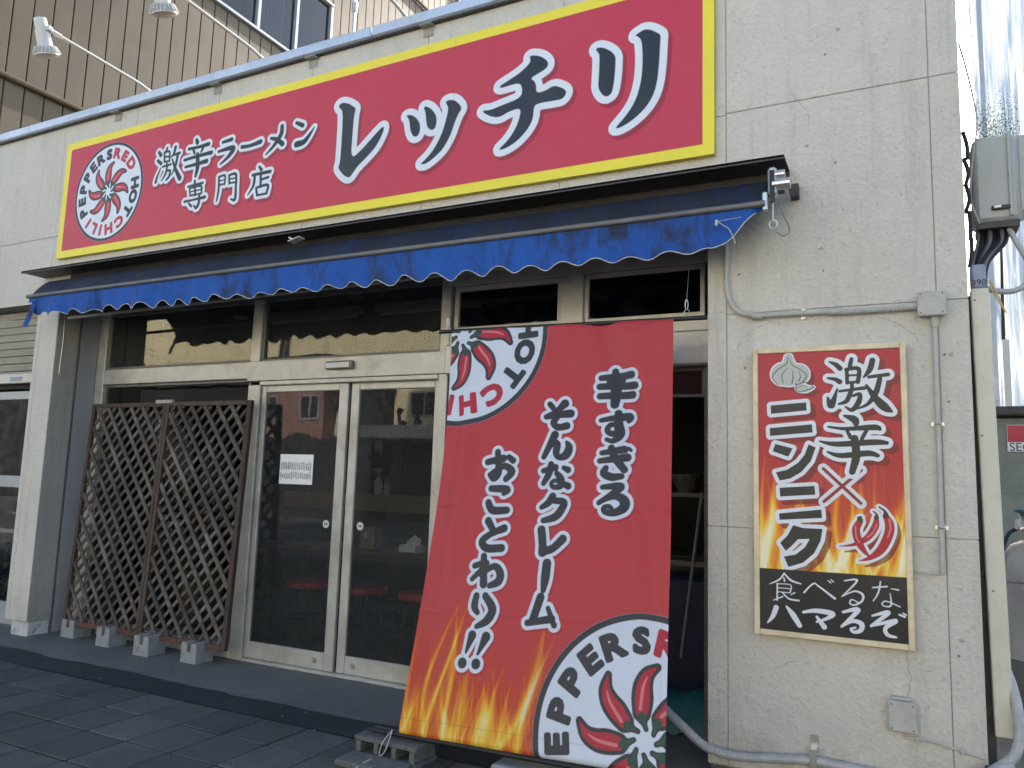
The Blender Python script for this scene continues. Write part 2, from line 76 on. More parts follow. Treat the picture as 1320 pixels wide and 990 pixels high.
def stucco(name, col, dirtcol, seams=0):
    m, t, b = nodes(name); v = coords(t); vz = coords(t, (9, 9, .6))
    c = mix(t, ramp(t, noise(t, 1.3, 5, .6, v), .3, .7), tuple(x*.93 for x in col), tuple(x*1.05 for x in col))
    c = mix(t, _mul(t, ramp(t, noise(t, 1.0, 6, .75, vz), .52, .75), .35), c, dirtcol)         # rain streaks
    c = mix(t, _mul(t, ramp(t, noise(t, 3.5, 8, .8, v), .56, .74), .4), c, tuple(x*.62 for x in col))  # blotches
    sz = N(t, 'SeparateXYZ'); t.links.new(v, sz.inputs[0]); ft = N(t, 'Math', operation='MULTIPLY'); t.links.new(ramp(t, sz.outputs[2], .45, .0), ft.inputs[0]); t.links.new(ramp(t, noise(t, 7, 6, .75, v), .3, .65), ft.inputs[1])
    c = mix(t, _mul(t, ft.outputs[0], .5), c, tuple(x*.5 for x in dirtcol))     # splash dirt at the foot
    c = mix(t, _mul(t, ramp(t, noise(t, 38, 2, .5, v), .66, .72), .3), c, tuple(x*.4 for x in col))   # chips
    t.links.new(c, b.inputs['Base Color']); b.inputs['Roughness'].default_value = .82; b.inputs['Specular IOR Level'].default_value = .3
    vo = N(t, 'TexVoronoi'); vo.inputs['Scale'].default_value = 48; vo.feature = 'SMOOTH_F1'
    wv = N(t, 'VectorMath', operation='ADD'); nn = N(t, 'TexNoise'); nn.inputs['Scale'].default_value = 30
    t.links.new(v, nn.inputs['Vector']); sc = N(t, 'VectorMath', operation='SCALE'); sc.inputs[3].default_value = .03
    t.links.new(nn.outputs['Color'], sc.inputs[0]); t.links.new(v, wv.inputs[0]); t.links.new(sc.outputs[0], wv.inputs[1])
    t.links.new(wv.outputs[0], vo.inputs['Vector'])
    ad = N(t, 'Math', operation='ADD'); t.links.new(vo.outputs['Distance'], ad.inputs[0]); t.links.new(noise(t, 120, 3, .6, v), ad.inputs[1])
    bump(t, b, ad.outputs[0], .6, .008)
    c = mix(t, ramp(t, ad.outputs[0], .75, 1.25), mix(t, 1, c, (.94, .94, .94), 'MULTIPLY'), c); t.links.new(c, b.inputs['Base Color'])
    return m
def glass(name, tint, ior=1.6, wire=False, film=.0):
    m, t, b = nodes(name); t.nodes.remove(b); out = t.nodes['Material Output']
    tr = N(t, 'BsdfTransparent'); tr.inputs[0].default_value = (*tint, 1)
    gl = N(t, 'BsdfGlossy'); gl.inputs['Roughness'].default_value = .012
    lw = N(t, 'LayerWeight'); lw.inputs[0].default_value = .5; pw = N(t, 'Math', operation='POWER'); pw.inputs[1].default_value = 4.0; t.links.new(lw.outputs['Facing'], pw.inputs[0])
    fr = N(t, 'MapRange'); fr.inputs[3].default_value = ior; fr.inputs[4].default_value = .95; t.links.new(pw.outputs[0], fr.inputs[0])
    v = coords(t); bn = N(t, 'Bump'); bn.inputs['Strength'].default_value = .08; bn.inputs['Distance'].default_value = .01
    t.links.new(noise(t, 1.7, 2, .5, v), bn.inputs['Height']); t.links.new(bn.outputs[0], gl.inputs['Normal'])
    mx = N(t, 'MixShader'); t.links.new(fr.outputs[0], mx.inputs[0]); t.links.new(tr.outputs[0], mx.inputs[1]); t.links.new(gl.outputs[0], mx.inputs[2])
    df = N(t, 'BsdfDiffuse'); df.inputs[0].default_value = (.35, .36, .33, 1)
    m2 = N(t, 'MixShader'); f = ramp(t, noise(t, 9, 6, .75, v), .45, .9); t.links.new(_mul(t, f, .008+film), m2.inputs[0])
    t.links.new(mx.outputs[0], m2.inputs[1]); t.links.new(df.outputs[0], m2.inputs[2]); last = m2
    if wire:   # diamond wire cast in the pane
        ws = []
        for s in (1, -1):
            vv = coords(t, (1, 1, 1), (0, math.radians(45*s), 0)); sp = N(t, 'SeparateXYZ'); t.links.new(vv, sp.inputs[0])
            mm = N(t, 'Math', operation='PINGPONG'); mm.inputs[1].default_value = .0095; t.links.new(sp.outputs[0], mm.inputs[0])
            lt = N(t, 'Math', operation='LESS_THAN'); lt.inputs[1].default_value = .0007; t.links.new(mm.outputs[0], lt.inputs[0]); ws.append(lt.outputs[0])
        mx3 = N(t, 'Math', operation='MAXIMUM'); t.links.new(ws[0], mx3.inputs[0]); t.links.new(ws[1], mx3.inputs[1])
        wd = N(t, 'BsdfDiffuse'); wd.inputs[0].default_value = (.16, .17, .17, 1)
        m4 = N(t, 'MixShader'); t.links.new(_mul(t, mx3.outputs[0], .6), m4.inputs[0]); t.links.new(last.outputs[0], m4.inputs[1]); t.links.new(wd.outputs[0], m4.inputs[2]); last = m4
    t.links.new(last.outputs[0], out.inputs[0]); return m
MT = {}
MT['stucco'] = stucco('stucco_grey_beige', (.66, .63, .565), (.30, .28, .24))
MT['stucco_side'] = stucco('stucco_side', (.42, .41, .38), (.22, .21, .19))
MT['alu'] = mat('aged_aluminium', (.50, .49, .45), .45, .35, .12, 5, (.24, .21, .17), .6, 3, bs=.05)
MT['alu_dark'] = mat('dark_bronze_frame', (.17, .165, .155), .5, .3, .15, 6, (.08, .07, .06), .5, 3)
MT['cap'] = mat('parapet_cap_metal', (.58, .63, .70), .38, .5, .06, 3, (.3, .29, .27), .4, 4)
MT['hood'] = mat('dark_brown_steel', (.055, .05, .05), .55, .2, .3, 8, (.12, .1, .085), .4, 5)
MT['grey_panel'] = mat('grey_side_panel', (.30, .31, .34), .55, 0, .08, 2, (.2, .2, .2), .3, 2)
MT['mortar'] = mat('joint_sealant', (.20, .19, .17), .9, 0, .2, 12)
MT['brown'] = mat('brown_siding', (.105, .080, .047), .42, .25, .07, 1.2, (.085, .072, .052), .4, 1.5, pervar=.05)
MT['brown_gap'] = mat('siding_shadow_gap', (.03, .026, .02), .8)
MT['white_alu'] = mat('pale_window_frame', (.42, .44, .46), .4, .3, .06)
MT['black'] = mat('black_rubber', (.012, .012, .013), .5, 0, .3)
MT['steel'] = mat('galvanised_steel', (.55, .55, .54), .32, .85, .12, 20)
MT['pvc'] = mat('grey_pvc', (.46, .455, .42), .45, 0, .07, 10, (.3, .28, .24), .5, 8)
MT['ivory'] = mat('ivory_pvc', (.62, .59, .50), .42, 0, .05, 4, (.42, .38, .3), .4, 4)
MT['box'] = mat('grey_service_box', (.40, .41, .39), .5, 0, .1, 3, (.33, .31, .2), .8, 3)
MT['conc'] = mat('cast_concrete', (.27, .28, .285), .9, 0, .18, 14, (.2, .2, .2), .6, 9, bs=.4, bscale=160)
MT['cinder'] = mat('cinder_block', (.15, .15, .145), .95, 0, .3, 40, bs=.9, bscale=220)
MT['wood'] = mat('weathered_lattice', (.085, .070, .058), .8, 0, .35, 5, (.20, .185, .165), .8, 5, stretch=(1, 1, 1), bs=.3, bscale=120, pervar=.3)
MT['wood_frame'] = mat('stained_cedar_frame', (.062, .040, .030), .75, 0, .4, 6, (.12, .10, .08), .6, 4, stretch=(4, 4, .6), bs=.3, bscale=90, pervar=.15)
MT['wood_red'] = mat('reddish_bottom_rail', (.11, .042, .032), .75, 0, .3, 8, (.12, .08, .06), .5, 5)
MT['pine'] = mat('pale_pine_strip', (.76, .63, .42), .6, 0, .18, 5, (.42, .30, .17), .45, 9, stretch=(1, 1, 1), bs=.1)
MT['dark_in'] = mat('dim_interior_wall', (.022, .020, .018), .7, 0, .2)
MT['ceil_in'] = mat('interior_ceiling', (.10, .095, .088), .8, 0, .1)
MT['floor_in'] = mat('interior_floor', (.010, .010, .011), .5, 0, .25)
MT['table'] = mat('dark_table_wood', (.11, .045, .03), .4, 0, .3, 6, stretch=(1, 8, 8))
MT['board'] = mat('light_counter_wood', (.34, .21, .12), .5, 0, .2, 4, stretch=(1, 8, 8))
MT['red_vinyl'] = mat('red_vinyl', (.55, .03, .035), .35, 0, .1)
MT['white_pl'] = mat('white_plastic', (.62, .62, .6), .4, 0, .06)
MT['yellow_pl'] = mat('yellow_plastic', (.55, .45, .03), .4)
MT['teal'] = mat('teal_vinyl_sack', (.012, .11, .12), .45, 0, .2)
MT['navy'] = mat('navy_plastic', (.012, .02, .05), .5, 0, .3)
MT['cardboard'] = mat('brown_cardboard', (.30, .20, .10), .8, 0, .12)
MT['dark_glass'] = glass('neighbour_glass', (.45, .47, .46), .06, film=.3)
MT['glass'] = glass('shopfront_glass', (.74, .76, .74), .05, film=.0)
MT['wired'] = glass('wired_glass', (.74, .76, .75), .055, True, film=.0)
MT['up_glass'] = glass('upper_window_glass', (.5, .52, .55), .06, film=.07)
MT['cloth_edge'] = mat('frayed_white_binding', (.55, .54, .5), .8, 0, .2, 30)
MT['green_box'] = mat('grey_green_cabinet', (.20, .225, .20), .55, 0, .12, 2, (.1, .11, .09), .6, 3)
MT['gas'] = mat('silver_gas_cylinder', (.46, .46, .47), .38, .4, .1, 4, (.3, .22, .17), .5, 6)
MT['gas_low'] = mat('grey_cylinder_foot', (.15, .17, .18), .5, .2, .1)
MT['red_paint'] = mat('red_paint', (.5, .035, .06), .5)
MT['pink_print'] = mat('faded_red_stencil', (.45, .12, .13), .6)
MT['white_paint'] = mat('white_paint', (.8, .8, .8), .5, 0, .04)
MT['shutter'] = mat('shutter_slats', (.44, .43, .37), .5, .15, .1, 3, (.3, .26, .19), .5, 4, pervar=.04)
MT['base_white'] = mat('chipped_white_base', (.52, .53, .54), .8, 0, .1, 8, (.05, .05, .05), .9, 14)
MT['straw'] = mat('split_bamboo', (.5, .36, .17), .7)
MT['tape'] = mat('blue_grey_tape', (.26, .31, .40), .5)
MT['mesh_hose'] = mat('grey_flexible_conduit', (.42, .42, .41), .5, .1, .12, 20, (.25, .24, .22), .5, 9)
MT['bulb'] = mat('frosted_lens', (.7, .68, .6), .3)
MT['cream'] = mat('cream_render', (.78, .70, .46), .85, 0, .06, .5, (.45, .40, .28), .4, .9, stretch=(1, 1, .25))
MT['pink_brown'] = mat('brown_tile_wall', (.30, .17, .14), .8, 0, .12, 2)
MT['white_house'] = mat('white_house_wall', (.75, .73, .66), .85, 0, .05)
MT['dark_roof'] = mat('dark_roof', (.05, .05, .055), .7)
MT['dark_wall'] = mat('dark_timber_wall', (.03, .03, .033), .8)
MT['leaf'] = mat('leaf', (.05, .085, .03), .6, 0, .4, 3, pervar=.2)
MT['bark'] = mat('bark', (.06, .045, .035), .9)
MT['van'] = mat('silver_van_paint', (.42, .43, .44), .3, .3, .03)
# patterned ones ------------------------------------------------------------
def asphalt(name, col, fine=260, wet=0):
    m, t, b = nodes(name); v = coords(t)
    c = mix(t, ramp(t, noise(t, 1.1, 6, .7, v), .3, .7), tuple(x*.72 for x in col), tuple(x*1.3 for x in col))
    c = mix(t, _mul(t, ramp(t, noise(t, fine, 2, .7, v), .55, .7), .75), c, tuple(min(1, x*2.6+.02) for x in col))
    c = mix(t, _mul(t, ramp(t, noise(t, 2.2, 7, .75, v, .8), .54, .7), .4), c, tuple(x*1.9 for x in col))
    t.links.new(c, b.inputs['Base Color']); b.inputs['Roughness'].default_value = .85; b.inputs['Specular IOR Level'].default_value = .3
    oi = N(t, 'ObjectInfo'); r = N(t, 'MapRange'); r.inputs[3].default_value = .80; r.inputs[4].default_value = 1.26; t.links.new(oi.outputs['Random'], r.inputs[0])
    h = N(t, 'HueSaturation'); t.links.new(r.outputs[0], h.inputs['Value']); t.links.new(c, h.inputs['Color']); t.links.new(h.outputs[0], b.inputs['Base Color'])
    bump(t, b, noise(t, fine*.7, 3, .7, v), .6, .004); return m
MT['paver'] = asphalt('dark_paver', (.080, .083, .077))
MT['joint'] = asphalt('paver_joint', (.012, .014, .016))
MT['strip'] = asphalt('dark_drain_strip', (.036, .041, .043), 200)
MT['apron'] = asphalt('old_concrete_apron', (.100, .103, .098), 180)
MT['road'] = asphalt('road_asphalt', (.13, .13, .125), 120)
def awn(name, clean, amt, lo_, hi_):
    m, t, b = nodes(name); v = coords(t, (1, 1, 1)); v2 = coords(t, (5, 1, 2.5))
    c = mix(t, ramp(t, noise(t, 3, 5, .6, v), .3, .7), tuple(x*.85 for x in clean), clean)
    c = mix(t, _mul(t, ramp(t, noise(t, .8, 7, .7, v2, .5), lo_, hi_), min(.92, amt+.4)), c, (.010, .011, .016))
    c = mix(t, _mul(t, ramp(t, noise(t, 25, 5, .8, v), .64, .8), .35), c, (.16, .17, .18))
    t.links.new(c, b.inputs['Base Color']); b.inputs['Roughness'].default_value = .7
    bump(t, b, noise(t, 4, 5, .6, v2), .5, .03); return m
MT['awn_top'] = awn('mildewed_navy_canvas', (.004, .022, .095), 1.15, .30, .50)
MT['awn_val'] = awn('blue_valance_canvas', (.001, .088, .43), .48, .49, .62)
def corr(name):
    m, t, b = nodes(name); v = coords(t, (7, 7, .35)); v2 = coords(t, (2, 2, .5))
    c = mix(t, ramp(t, noise(t, 1, 6, .75, v, 1), .4, .6), (.42, .48, .56), (.85, .87, .88))
    t.links.new(c, b.inputs['Base Color']); b.inputs['Roughness'].default_value = .3
    b.inputs['Transmission Weight'].default_value = 0
    out = t.nodes['Material Output']; tl = N(t, 'BsdfTranslucent'); t.links.new(c, tl.inputs[0])
    mx = N(t, 'MixShader'); mx.inputs[0].default_value = .62; t.links.new(b.outputs[0], mx.inputs[1]); t.links.new(tl.outputs[0], mx.inputs[2]); t.links.new(mx.outputs[0], out.inputs[0])
    bump(t, b, noise(t, 1.5, 4, .6, v), .6, .02); return m
MT['corr'] = corr('sunlit_translucent_sheeting')
def printed(name, layers, base=None, base_attr=None, rough=.5, sheen=0, trans=0, edge=.0022):
    """flat print: each layer is a signed distance stored on the mesh, turned into a crisp edge"""
    m, t, b = nodes(name)
    if base_attr:
        a = N(t, 'Attribute', attribute_name=base_attr); c = a.outputs['Color']
    else: c = mix(t, 0, base, base)
    v = coords(t)
    for an, col, al in layers:
        a = N(t, 'Attribute', attribute_name=an); r = N(t, 'MapRange'); r.inputs[1].default_value = edge; r.inputs[2].default_value = -edge
        r.inputs[4].default_value = al; t.links.new(a.outputs['Fac'], r.inputs[0]); c = mix(t, r.outputs[0], c, col)
    c = mix(t, _mul(t, ramp(t, noise(t, 2.5, 6, .7, v), .4, .8), .12), c, (.25, .22, .2))
    t.links.new(c, b.inputs['Base Color']); b.inputs['Roughness'].default_value = rough; b.inputs['Specular IOR Level'].default_value = .35
    if trans:
        out = t.nodes['Material Output']; tl = N(t, 'BsdfTranslucent'); t.links.new(c, tl.inputs[0])
        mx = N(t, 'MixShader'); mx.inputs[0].default_value = trans; t.links.new(b.outputs[0], mx.inputs[1]); t.links.new(tl.outputs[0], mx.inputs[2]); t.links.new(mx.outputs[0], out.inputs[0])
        vw = coords(t, (1, 1, .5)); bump(t, b, noise(t, 4.5, 6, .6, vw), .6, .035)
    else: bump(t, b, noise(t, 1.2, 2, .5, v), .15, .01)
    return m
# ---------------------------------------------------------------- geometry helpers
ORG = {}
class MB:
    def __init__(s): s.v = []; s.f = []; s.mi = []
    def add(s, vs, fs, mi=0):
        o = len(s.v); s.v += [tuple(p) for p in vs]; s.f += [tuple(i+o for i in f) for f in fs]; s.mi += [mi]*len(fs); return s
    def box(s, x0, x1, y0, y1, z0, z1, b=0, mi=0):
        if b <= 0:
            return s.add([(x, y, z) for x in (x0, x1) for y in (y0, y1) for z in (z0, z1)],
                [(0, 1, 3, 2), (4, 6, 7, 5), (0, 4, 5, 1), (2, 3, 7, 6), (0, 2, 6, 4), (1, 5, 7, 3)], mi)
        bm = bmesh.new(); bmesh.ops.create_cube(bm, size=1)
        bmesh.ops.scale(bm, vec=(x1-x0, y1-y0, z1-z0), verts=bm.verts); bmesh.ops.translate(bm, vec=((x0+x1)/2, (y0+y1)/2, (z0+z1)/2), verts=bm.verts)
        b = min(b, .45*min(x1-x0, y1-y0, z1-z0))
        bmesh.ops.bevel(bm, geom=bm.edges[:], offset=b, segments=1, affect='EDGES')
        bm.verts.index_update(); r = s.add([v.co[:] for v in bm.verts], [[v.index for v in f.verts] for f in bm.faces], mi); bm.free(); return r
    def obox(s, c, ax, ay, az, b=0, mi=0):
        """box of half-axes ax, ay, az about c"""
        c, ax, ay, az = map(Vector, (c, ax, ay, az)); t = MB().box(-1, 1, -1, 1, -1, 1)
        if b:
            lx, ly, lz = ax.length, ay.length, az.length; t = MB().box(-lx, lx, -ly, ly, -lz, lz, b)
            vs = [c+ax.normalized()*p[0]+ay.normalized()*p[1]+az.normalized()*p[2] for p in t.v]
        else: vs = [c+ax*p[0]+ay*p[1]+az*p[2] for p in t.v]
        return s.add(vs, t.f, mi)
    def tube(s, pts, r, n=10, cap=True, mi=0):
        pts = [Vector(p) for p in pts]; m = len(pts); rs = r if isinstance(r, (list, tuple)) else [r]*m; vs = []; fs = []; up = None
        for i, p in enumerate(pts):
            d = (pts[min(i+1, m-1)]-pts[max(i-1, 0)]).normalized()
            if up is None: up = d.orthogonal().normalized()
            up = (up-d*up.dot(d)).normalized(); q = d.cross(up)
            for k in range(n):
                a = 2*math.pi*k/n; vs.append(p+(up*math.cos(a)+q*math.sin(a))*rs[i])
        for i in range(m-1):
            for k in range(n): fs.append((i*n+k, i*n+(k+1) % n, (i+1)*n+(k+1) % n, (i+1)*n+k))
        if cap: fs += [tuple(range(n))[::-1], tuple(range((m-1)*n, m*n))]
        return s.add(vs, fs, mi)
    def cyl(s, a, b, r, n=14, r2=None, mi=0): return s.tube([a, b], [r, r if r2 is None else r2], n, mi=mi)
    def lathe(s, c, prof, n=20, mi=0):
        c = Vector(c); return s.tube([c+Vector((0, 0, z)) for r, z in prof], [r for r, z in prof], n, mi=mi) if False else s._lathe(c, prof, n, mi)
    def _lathe(s, c, prof, n, mi):
        vs = []; fs = []
        for r, z in prof:
            for k in range(n): a = 2*math.pi*k/n; vs.append((c[0]+r*math.cos(a), c[1]+r*math.sin(a), c[2]+z))
        for i in range(len(prof)-1):
            for k in range(n): fs.append((i*n+k, i*n+(k+1) % n, (i+1)*n+(k+1) % n, (i+1)*n+k))
        fs += [tuple(range(n))[::-1], tuple(range((len(prof)-1)*n, len(prof)*n))]
        return s.add(vs, fs, mi)
    def grid(s, P, mi=0):
        ny, nx = len(P), len(P[0]); o = [p for r in P for p in r]
        return s.add(o, [(j*nx+i, j*nx+i+1, (j+1)*nx+i+1, (j+1)*nx+i) for j in range(ny-1) for i in range(nx-1)], mi)
    def build(s, name, m, parent=None, smooth=False, loc=None, bevel=0):
        o0 = ORG.get(parent.name, Vector()) if parent else (Vector(loc) if loc else Vector())
        me = bpy.data.meshes.new(name); me.from_pydata([tuple(Vector(p)-o0) for p in s.v], [], s.f)
        ms = m if isinstance(m, list) else [m]
        for k in ms: me.materials.append(MT[k] if isinstance(k, str) else k)
        if len(ms) > 1: me.polygons.foreach_set('material_index', s.mi)
        bm = bmesh.new(); bm.from_mesh(me); bmesh.ops.recalc_face_normals(bm, faces=bm.faces); bm.to_mesh(me); bm.free()
        if smooth:
            me.polygons.foreach_set('use_smooth', [True]*len(me.polygons))
            try: me.set_sharp_from_angle(angle=math.radians(40))
            except Exception: pass
        o = bpy.data.objects.new(name, me); COL.objects.link(o)
        if parent: o.parent = parent
        elif loc: o.location = loc
        ORG[o.name] = o0; return o
def thing(name, label, cat, loc, group=None):
    o = bpy.data.objects.new(name, None); o.empty_display_size = .1; COL.objects.link(o); o.location = loc; ORG[o.name] = Vector(loc)
    return tag(o, label, cat, group)
def tag(o, label, cat, group=None):
    o['label'] = label; o['category'] = cat
    if group: o['group'] = group
    return o
def struct(o): o['kind'] = 'structure'; return o
def smooth_path(pts, k=6):
    pts = [Vector(p) for p in pts]; P = [pts[0]]+pts+[pts[-1]]; out = []
    for i in range(1, len(P)-2):
        for j in range(k):
            t = j/k; a, b, c, d = P[i-1], P[i], P[i+1], P[i+2]
            out.append(.5*((2*b)+(c-a)*t+(2*a-5*b+4*c-d)*t*t+(3*b-a-3*c+d)*t**3))
    return out+[pts[-1]]
def text_mesh(txt, size):
    cu = bpy.data.curves.new('lettering', 'FONT'); cu.body = txt; cu.size = size; cu.resolution_u = 3; cu.align_x = 'CENTER'; cu.align_y = 'CENTER'
    o = bpy.data.objects.new('lettering', cu); COL.objects.link(o); bpy.context.view_layer.update()
    me = o.evaluated_get(bpy.context.evaluated_depsgraph_get()).to_mesh()
    vs = [v.co[:] for v in me.vertices]; fs = [tuple(p.vertices) for p in me.polygons]
    o.evaluated_get(bpy.context.evaluated_depsgraph_get()).to_mesh_clear(); bpy.data.objects.remove(o); bpy.data.curves.remove(cu)
    return vs, fs
def lettering(name, txt, size, place, m, parent, th=.001):
    vs, fs = text_mesh(txt, size); mb = MB(); n = len(vs)
    mb.add([place(x, y, 0) for x, y, z in vs], fs); mb.add([place(x, y, th) for x, y, z in vs], fs)
    return mb.build(name, m, parent)
# ---------------------------------------------------------------- signed-distance drawing
class Art:
    def __init__(s, U, V): s.U, s.V = U.ravel(), V.ravel(); s.d = {}
    def f(s, k):
        if k not in s.d: s.d[k] = np.full(s.U.shape, 1.0, np.float32)
        return s.d[k]
    def capsule(s, k, a, b, pad=.12):
        F = s.f(k); (x0, y0, r0), (x1, y1, r1) = a, b; R = max(r0, r1)+pad
        m = np.nonzero((s.U > min(x0, x1)-R) & (s.U < max(x0, x1)+R) & (s.V > min(y0, y1)-R) & (s.V < max(y0, y1)+R))[0]
        if not len(m): return
        px, py = s.U[m]-x0, s.V[m]-y0; dx, dy = x1-x0, y1-y0; L = dx*dx+dy*dy+1e-12
        t = np.clip((px*dx+py*dy)/L, 0, 1); d = np.hypot(px-t*dx, py-t*dy)-(r0+(r1-r0)*t); F[m] = np.minimum(F[m], d)
    def stroke(s, k, pts, pad=.12, sub=5):
        if len(pts) > 2: pts = [tuple(p) for p in smooth_path(pts, sub)]
        for a, b in zip(pts, pts[1:]): s.capsule(k, a, b, pad)
    def poly(s, k, pts, smooth=2, pad=.12, grow=0):
        p = np.array(pts, float)
        for _ in range(smooth):
            q = np.roll(p, -1, 0); p = np.stack([p*.75+q*.25, p*.25+q*.75], 1).reshape(-1, 2)
        s.edges(k, p, np.roll(p, -1, 0), pad, grow)
    def edges(s, k, A, B, pad=.12, grow=0):
        F = s.f(k); lo = A.min(0)-pad; hi = A.max(0)+pad
        m = np.nonzero((s.U > lo[0]) & (s.U < hi[0]) & (s.V > lo[1]) & (s.V < hi[1]))[0]
        if not len(m): return
        x, y = s.U[m], s.V[m]; D = np.full(x.shape, 9.); ins = np.zeros(x.shape, bool)
        for (x0, y0), (x1, y1) in zip(A, B):
            dx, dy = x1-x0, y1-y0; L = dx*dx+dy*dy+1e-14; t = np.clip(((x-x0)*dx+(y-y0)*dy)/L, 0, 1)
            D = np.minimum(D, np.hypot(x-x0-t*dx, y-y0-t*dy))
            if y0 != y1: ins ^= ((y0 > y) != (y1 > y)) & (x < (x1-x0)*(y-y0)/(y1-y0)+x0)
        F[m] = np.minimum(F[m], np.where(ins, -D, D)-grow)
    def disc(s, k, cx, cy, r): F = s.f(k); np.minimum(F, np.hypot(s.U-cx, s.V-cy)-r, out=F)
    def ring(s, k, cx, cy, r0, r1): F = s.f(k); np.minimum(F, np.abs(np.hypot(s.U-cx, s.V-cy)-(r0+r1)/2)-(r1-r0)/2, out=F)
_gl = {}
def glyph(ch):
    if ch not in _gl:
        vs, fs = text_mesh(ch, 1.0); v = np.array(vs)[:, :2]; from collections import Counter
        c = Counter(); 
        for f in fs:
            for a, b in zip(f, f[1:]+f[:1]): c[tuple(sorted((a, b)))] += 1
        e = [k for k, n in c.items() if n == 1]; v = v-(v.max(0)+v.min(0))/2; v = v/(v[:, 1].max()-v[:, 1].min())
        _gl[ch] = (v[[a for a, b in e]], v[[b for a, b in e]])
    return _gl[ch]
LOGO = [('R', 13, 1), ('E', 32, 1), ('D', 52, 1), ('H', 85, 0), ('O', 105, 0), ('T', 126, 0), ('C', 148, 1), ('H', 171, 1), ('I', 189, 1), ('L', 205, 1), ('I', 221, 1),
        ('P', 243, 0), ('E', 262, 0), ('P', 281, 0), ('P', 300, 0), ('E', 318, 0), ('R', 336, 0), ('S', 355, 0)]
def logo(art, cx, cy, R, rad=None):
    art.disc('white', cx, cy, R); art.ring('ink', cx, cy, R*.945, R)
    for ch, a, red in LOGO:
        A, B = glyph(ch); a = math.radians(a); ca, sa = math.cos(a), math.sin(a); h = R*.19; r = R*.775
        def tr(P):
            x, y = P[:, 0]*h*(1.22 if ch != 'I' else 1.0), P[:, 1]*h+r; return np.stack([cx+x*ca+y*sa, cy-x*sa+y*ca], 1)
        art.edges('redprint' if red else 'ink', tr(A), tr(B), R*.1, R*.021)
    for k in range(8):
        a = math.radians(-2+45*k); ca, sa = math.cos(a), math.sin(a)
        T = lambda pts, g=0: [(cx+(x*ca+y*sa)*R, cy+(-x*sa+y*ca)*R, (r+g)*R) for x, y, r in pts]
        body = [(-.03, .22, .062), (-.025, .32, .078), (-.02, .42, .068), (.02, .51, .045), (.11, .575, .014)]
        stem = [(.008, .095, .008), (-.012, .14, .016), (-.03, .195, .048)]
        art.stroke('outline', T(body, .02)); art.stroke('outline', T(stem, .014))
        art.stroke('redbody', T(body, -.012)); art.stroke('pink', T([(-.045, .24, .014), (-.035, .33, .014), (-.02, .42, .012), (.015, .49, .006)]))
        art.stroke('green', T([(-.028, .165, .034), (-.03, .18, .04)])); art.stroke('stemc', T([(.006, .10, .006), (-.012, .14, .010)]))
def flames(U, V, W, seeds, hmax, base, tall=1.0, n=26, A0=1.15):
    """printed fire: soft tongues with bright cores rising from v=0, thin wisps above"""
    r = np.random.default_rng(seeds); I = np.zeros(U.shape)
    for k in range(n):
        u0 = (k+r.uniform(-.8, .8))/n*1.05*W; h = hmax*r.uniform(.35, 1.0); wd = W*r.uniform(.012, .045); lean = r.uniform(-.15, .45)*h; A = A0*r.uniform(.4, 1.0); c = r.uniform(-.35, .35)*h; ph = r.uniform(0, 6)
        t = V/h; cx = u0+lean*t+c*t*(1-t)+.018*W*np.sin(5*t+ph); wv = wd*np.clip(1.02-t, .02, 1)**.9*(1+.45*np.sin(4.5*t+ph))+.002
        I += A*np.exp(-(np.abs(U-cx)/wv)**1.7)*np.clip(1-t, 0, 1)**.6*np.clip(.35+1.6*t, 0, 1)*(t < 1)
        I += .20*np.exp(-((U-cx)/(wd*2.6))**2)*np.clip(1-t, 0, 1)
    for k in range(70):
        u0 = r.uniform(0, 1)*W; h = hmax*r.uniform(.5, 1.5); t = V/h; cx = u0+r.uniform(-.25, .3)*h*t+.05*W*np.sin(t*3+k)
        I += .16*np.exp(-((U-cx)/(.0035*W+.0012))**2)*np.clip(1-t, 0, 1)
    st = np.array([0, .2, .55, .9, 1.5]); C = np.array([base, (.60, .07, .02), (.82, .25, .015), (.92, .60, .05), (.95, .88, .58)])
    return np.stack([np.interp(I, st, C[:, j]) for j in range(3)], -1)
def print_mesh(name, P, art, order, m, parent, colour=None):
    """P (ny,nx,3) world positions; writes the distance layers as point attributes"""
    ny, nx = P.shape[:2]; o0 = ORG[parent.name] if parent else Vector()
    me = bpy.data.meshes.new(name); me.vertices.add(nx*ny); me.vertices.foreach_set('co', (P.reshape(-1, 3)-np.array(o0)).astype(np.float32).ravel())
    i = np.arange((ny-1)*nx).reshape(ny-1, nx)[:, :-1].ravel(); q = np.stack([i, i+1, i+nx+1, i+nx], 1)
    me.loops.add(q.size); me.loops.foreach_set('vertex_index', q.ravel().astype(np.int32)); me.polygons.add(len(q))
    me.polygons.foreach_set('loop_start', np.arange(0, q.size, 4, dtype=np.int32)); me.polygons.foreach_set('use_smooth', np.ones(len(q), bool))
    me.update(calc_edges=True)
    for k in order: a = me.attributes.new(k, 'FLOAT', 'POINT'); a.data.foreach_set('value', np.clip(art.f(k), -1, 1).astype(np.float32))
    if colour is not None:
        a = me.attributes.new('print_base', 'FLOAT_COLOR', 'POINT'); c = np.ones((nx*ny, 4), np.float32); c[:, :3] = colour.reshape(-1, 3); a.data.foreach_set('color', c.ravel())
    me.materials.append(m); o = bpy.data.objects.new(name, me); COL.objects.link(o)
    if parent: o.parent = parent
    ORG[o.name] = o0; return o
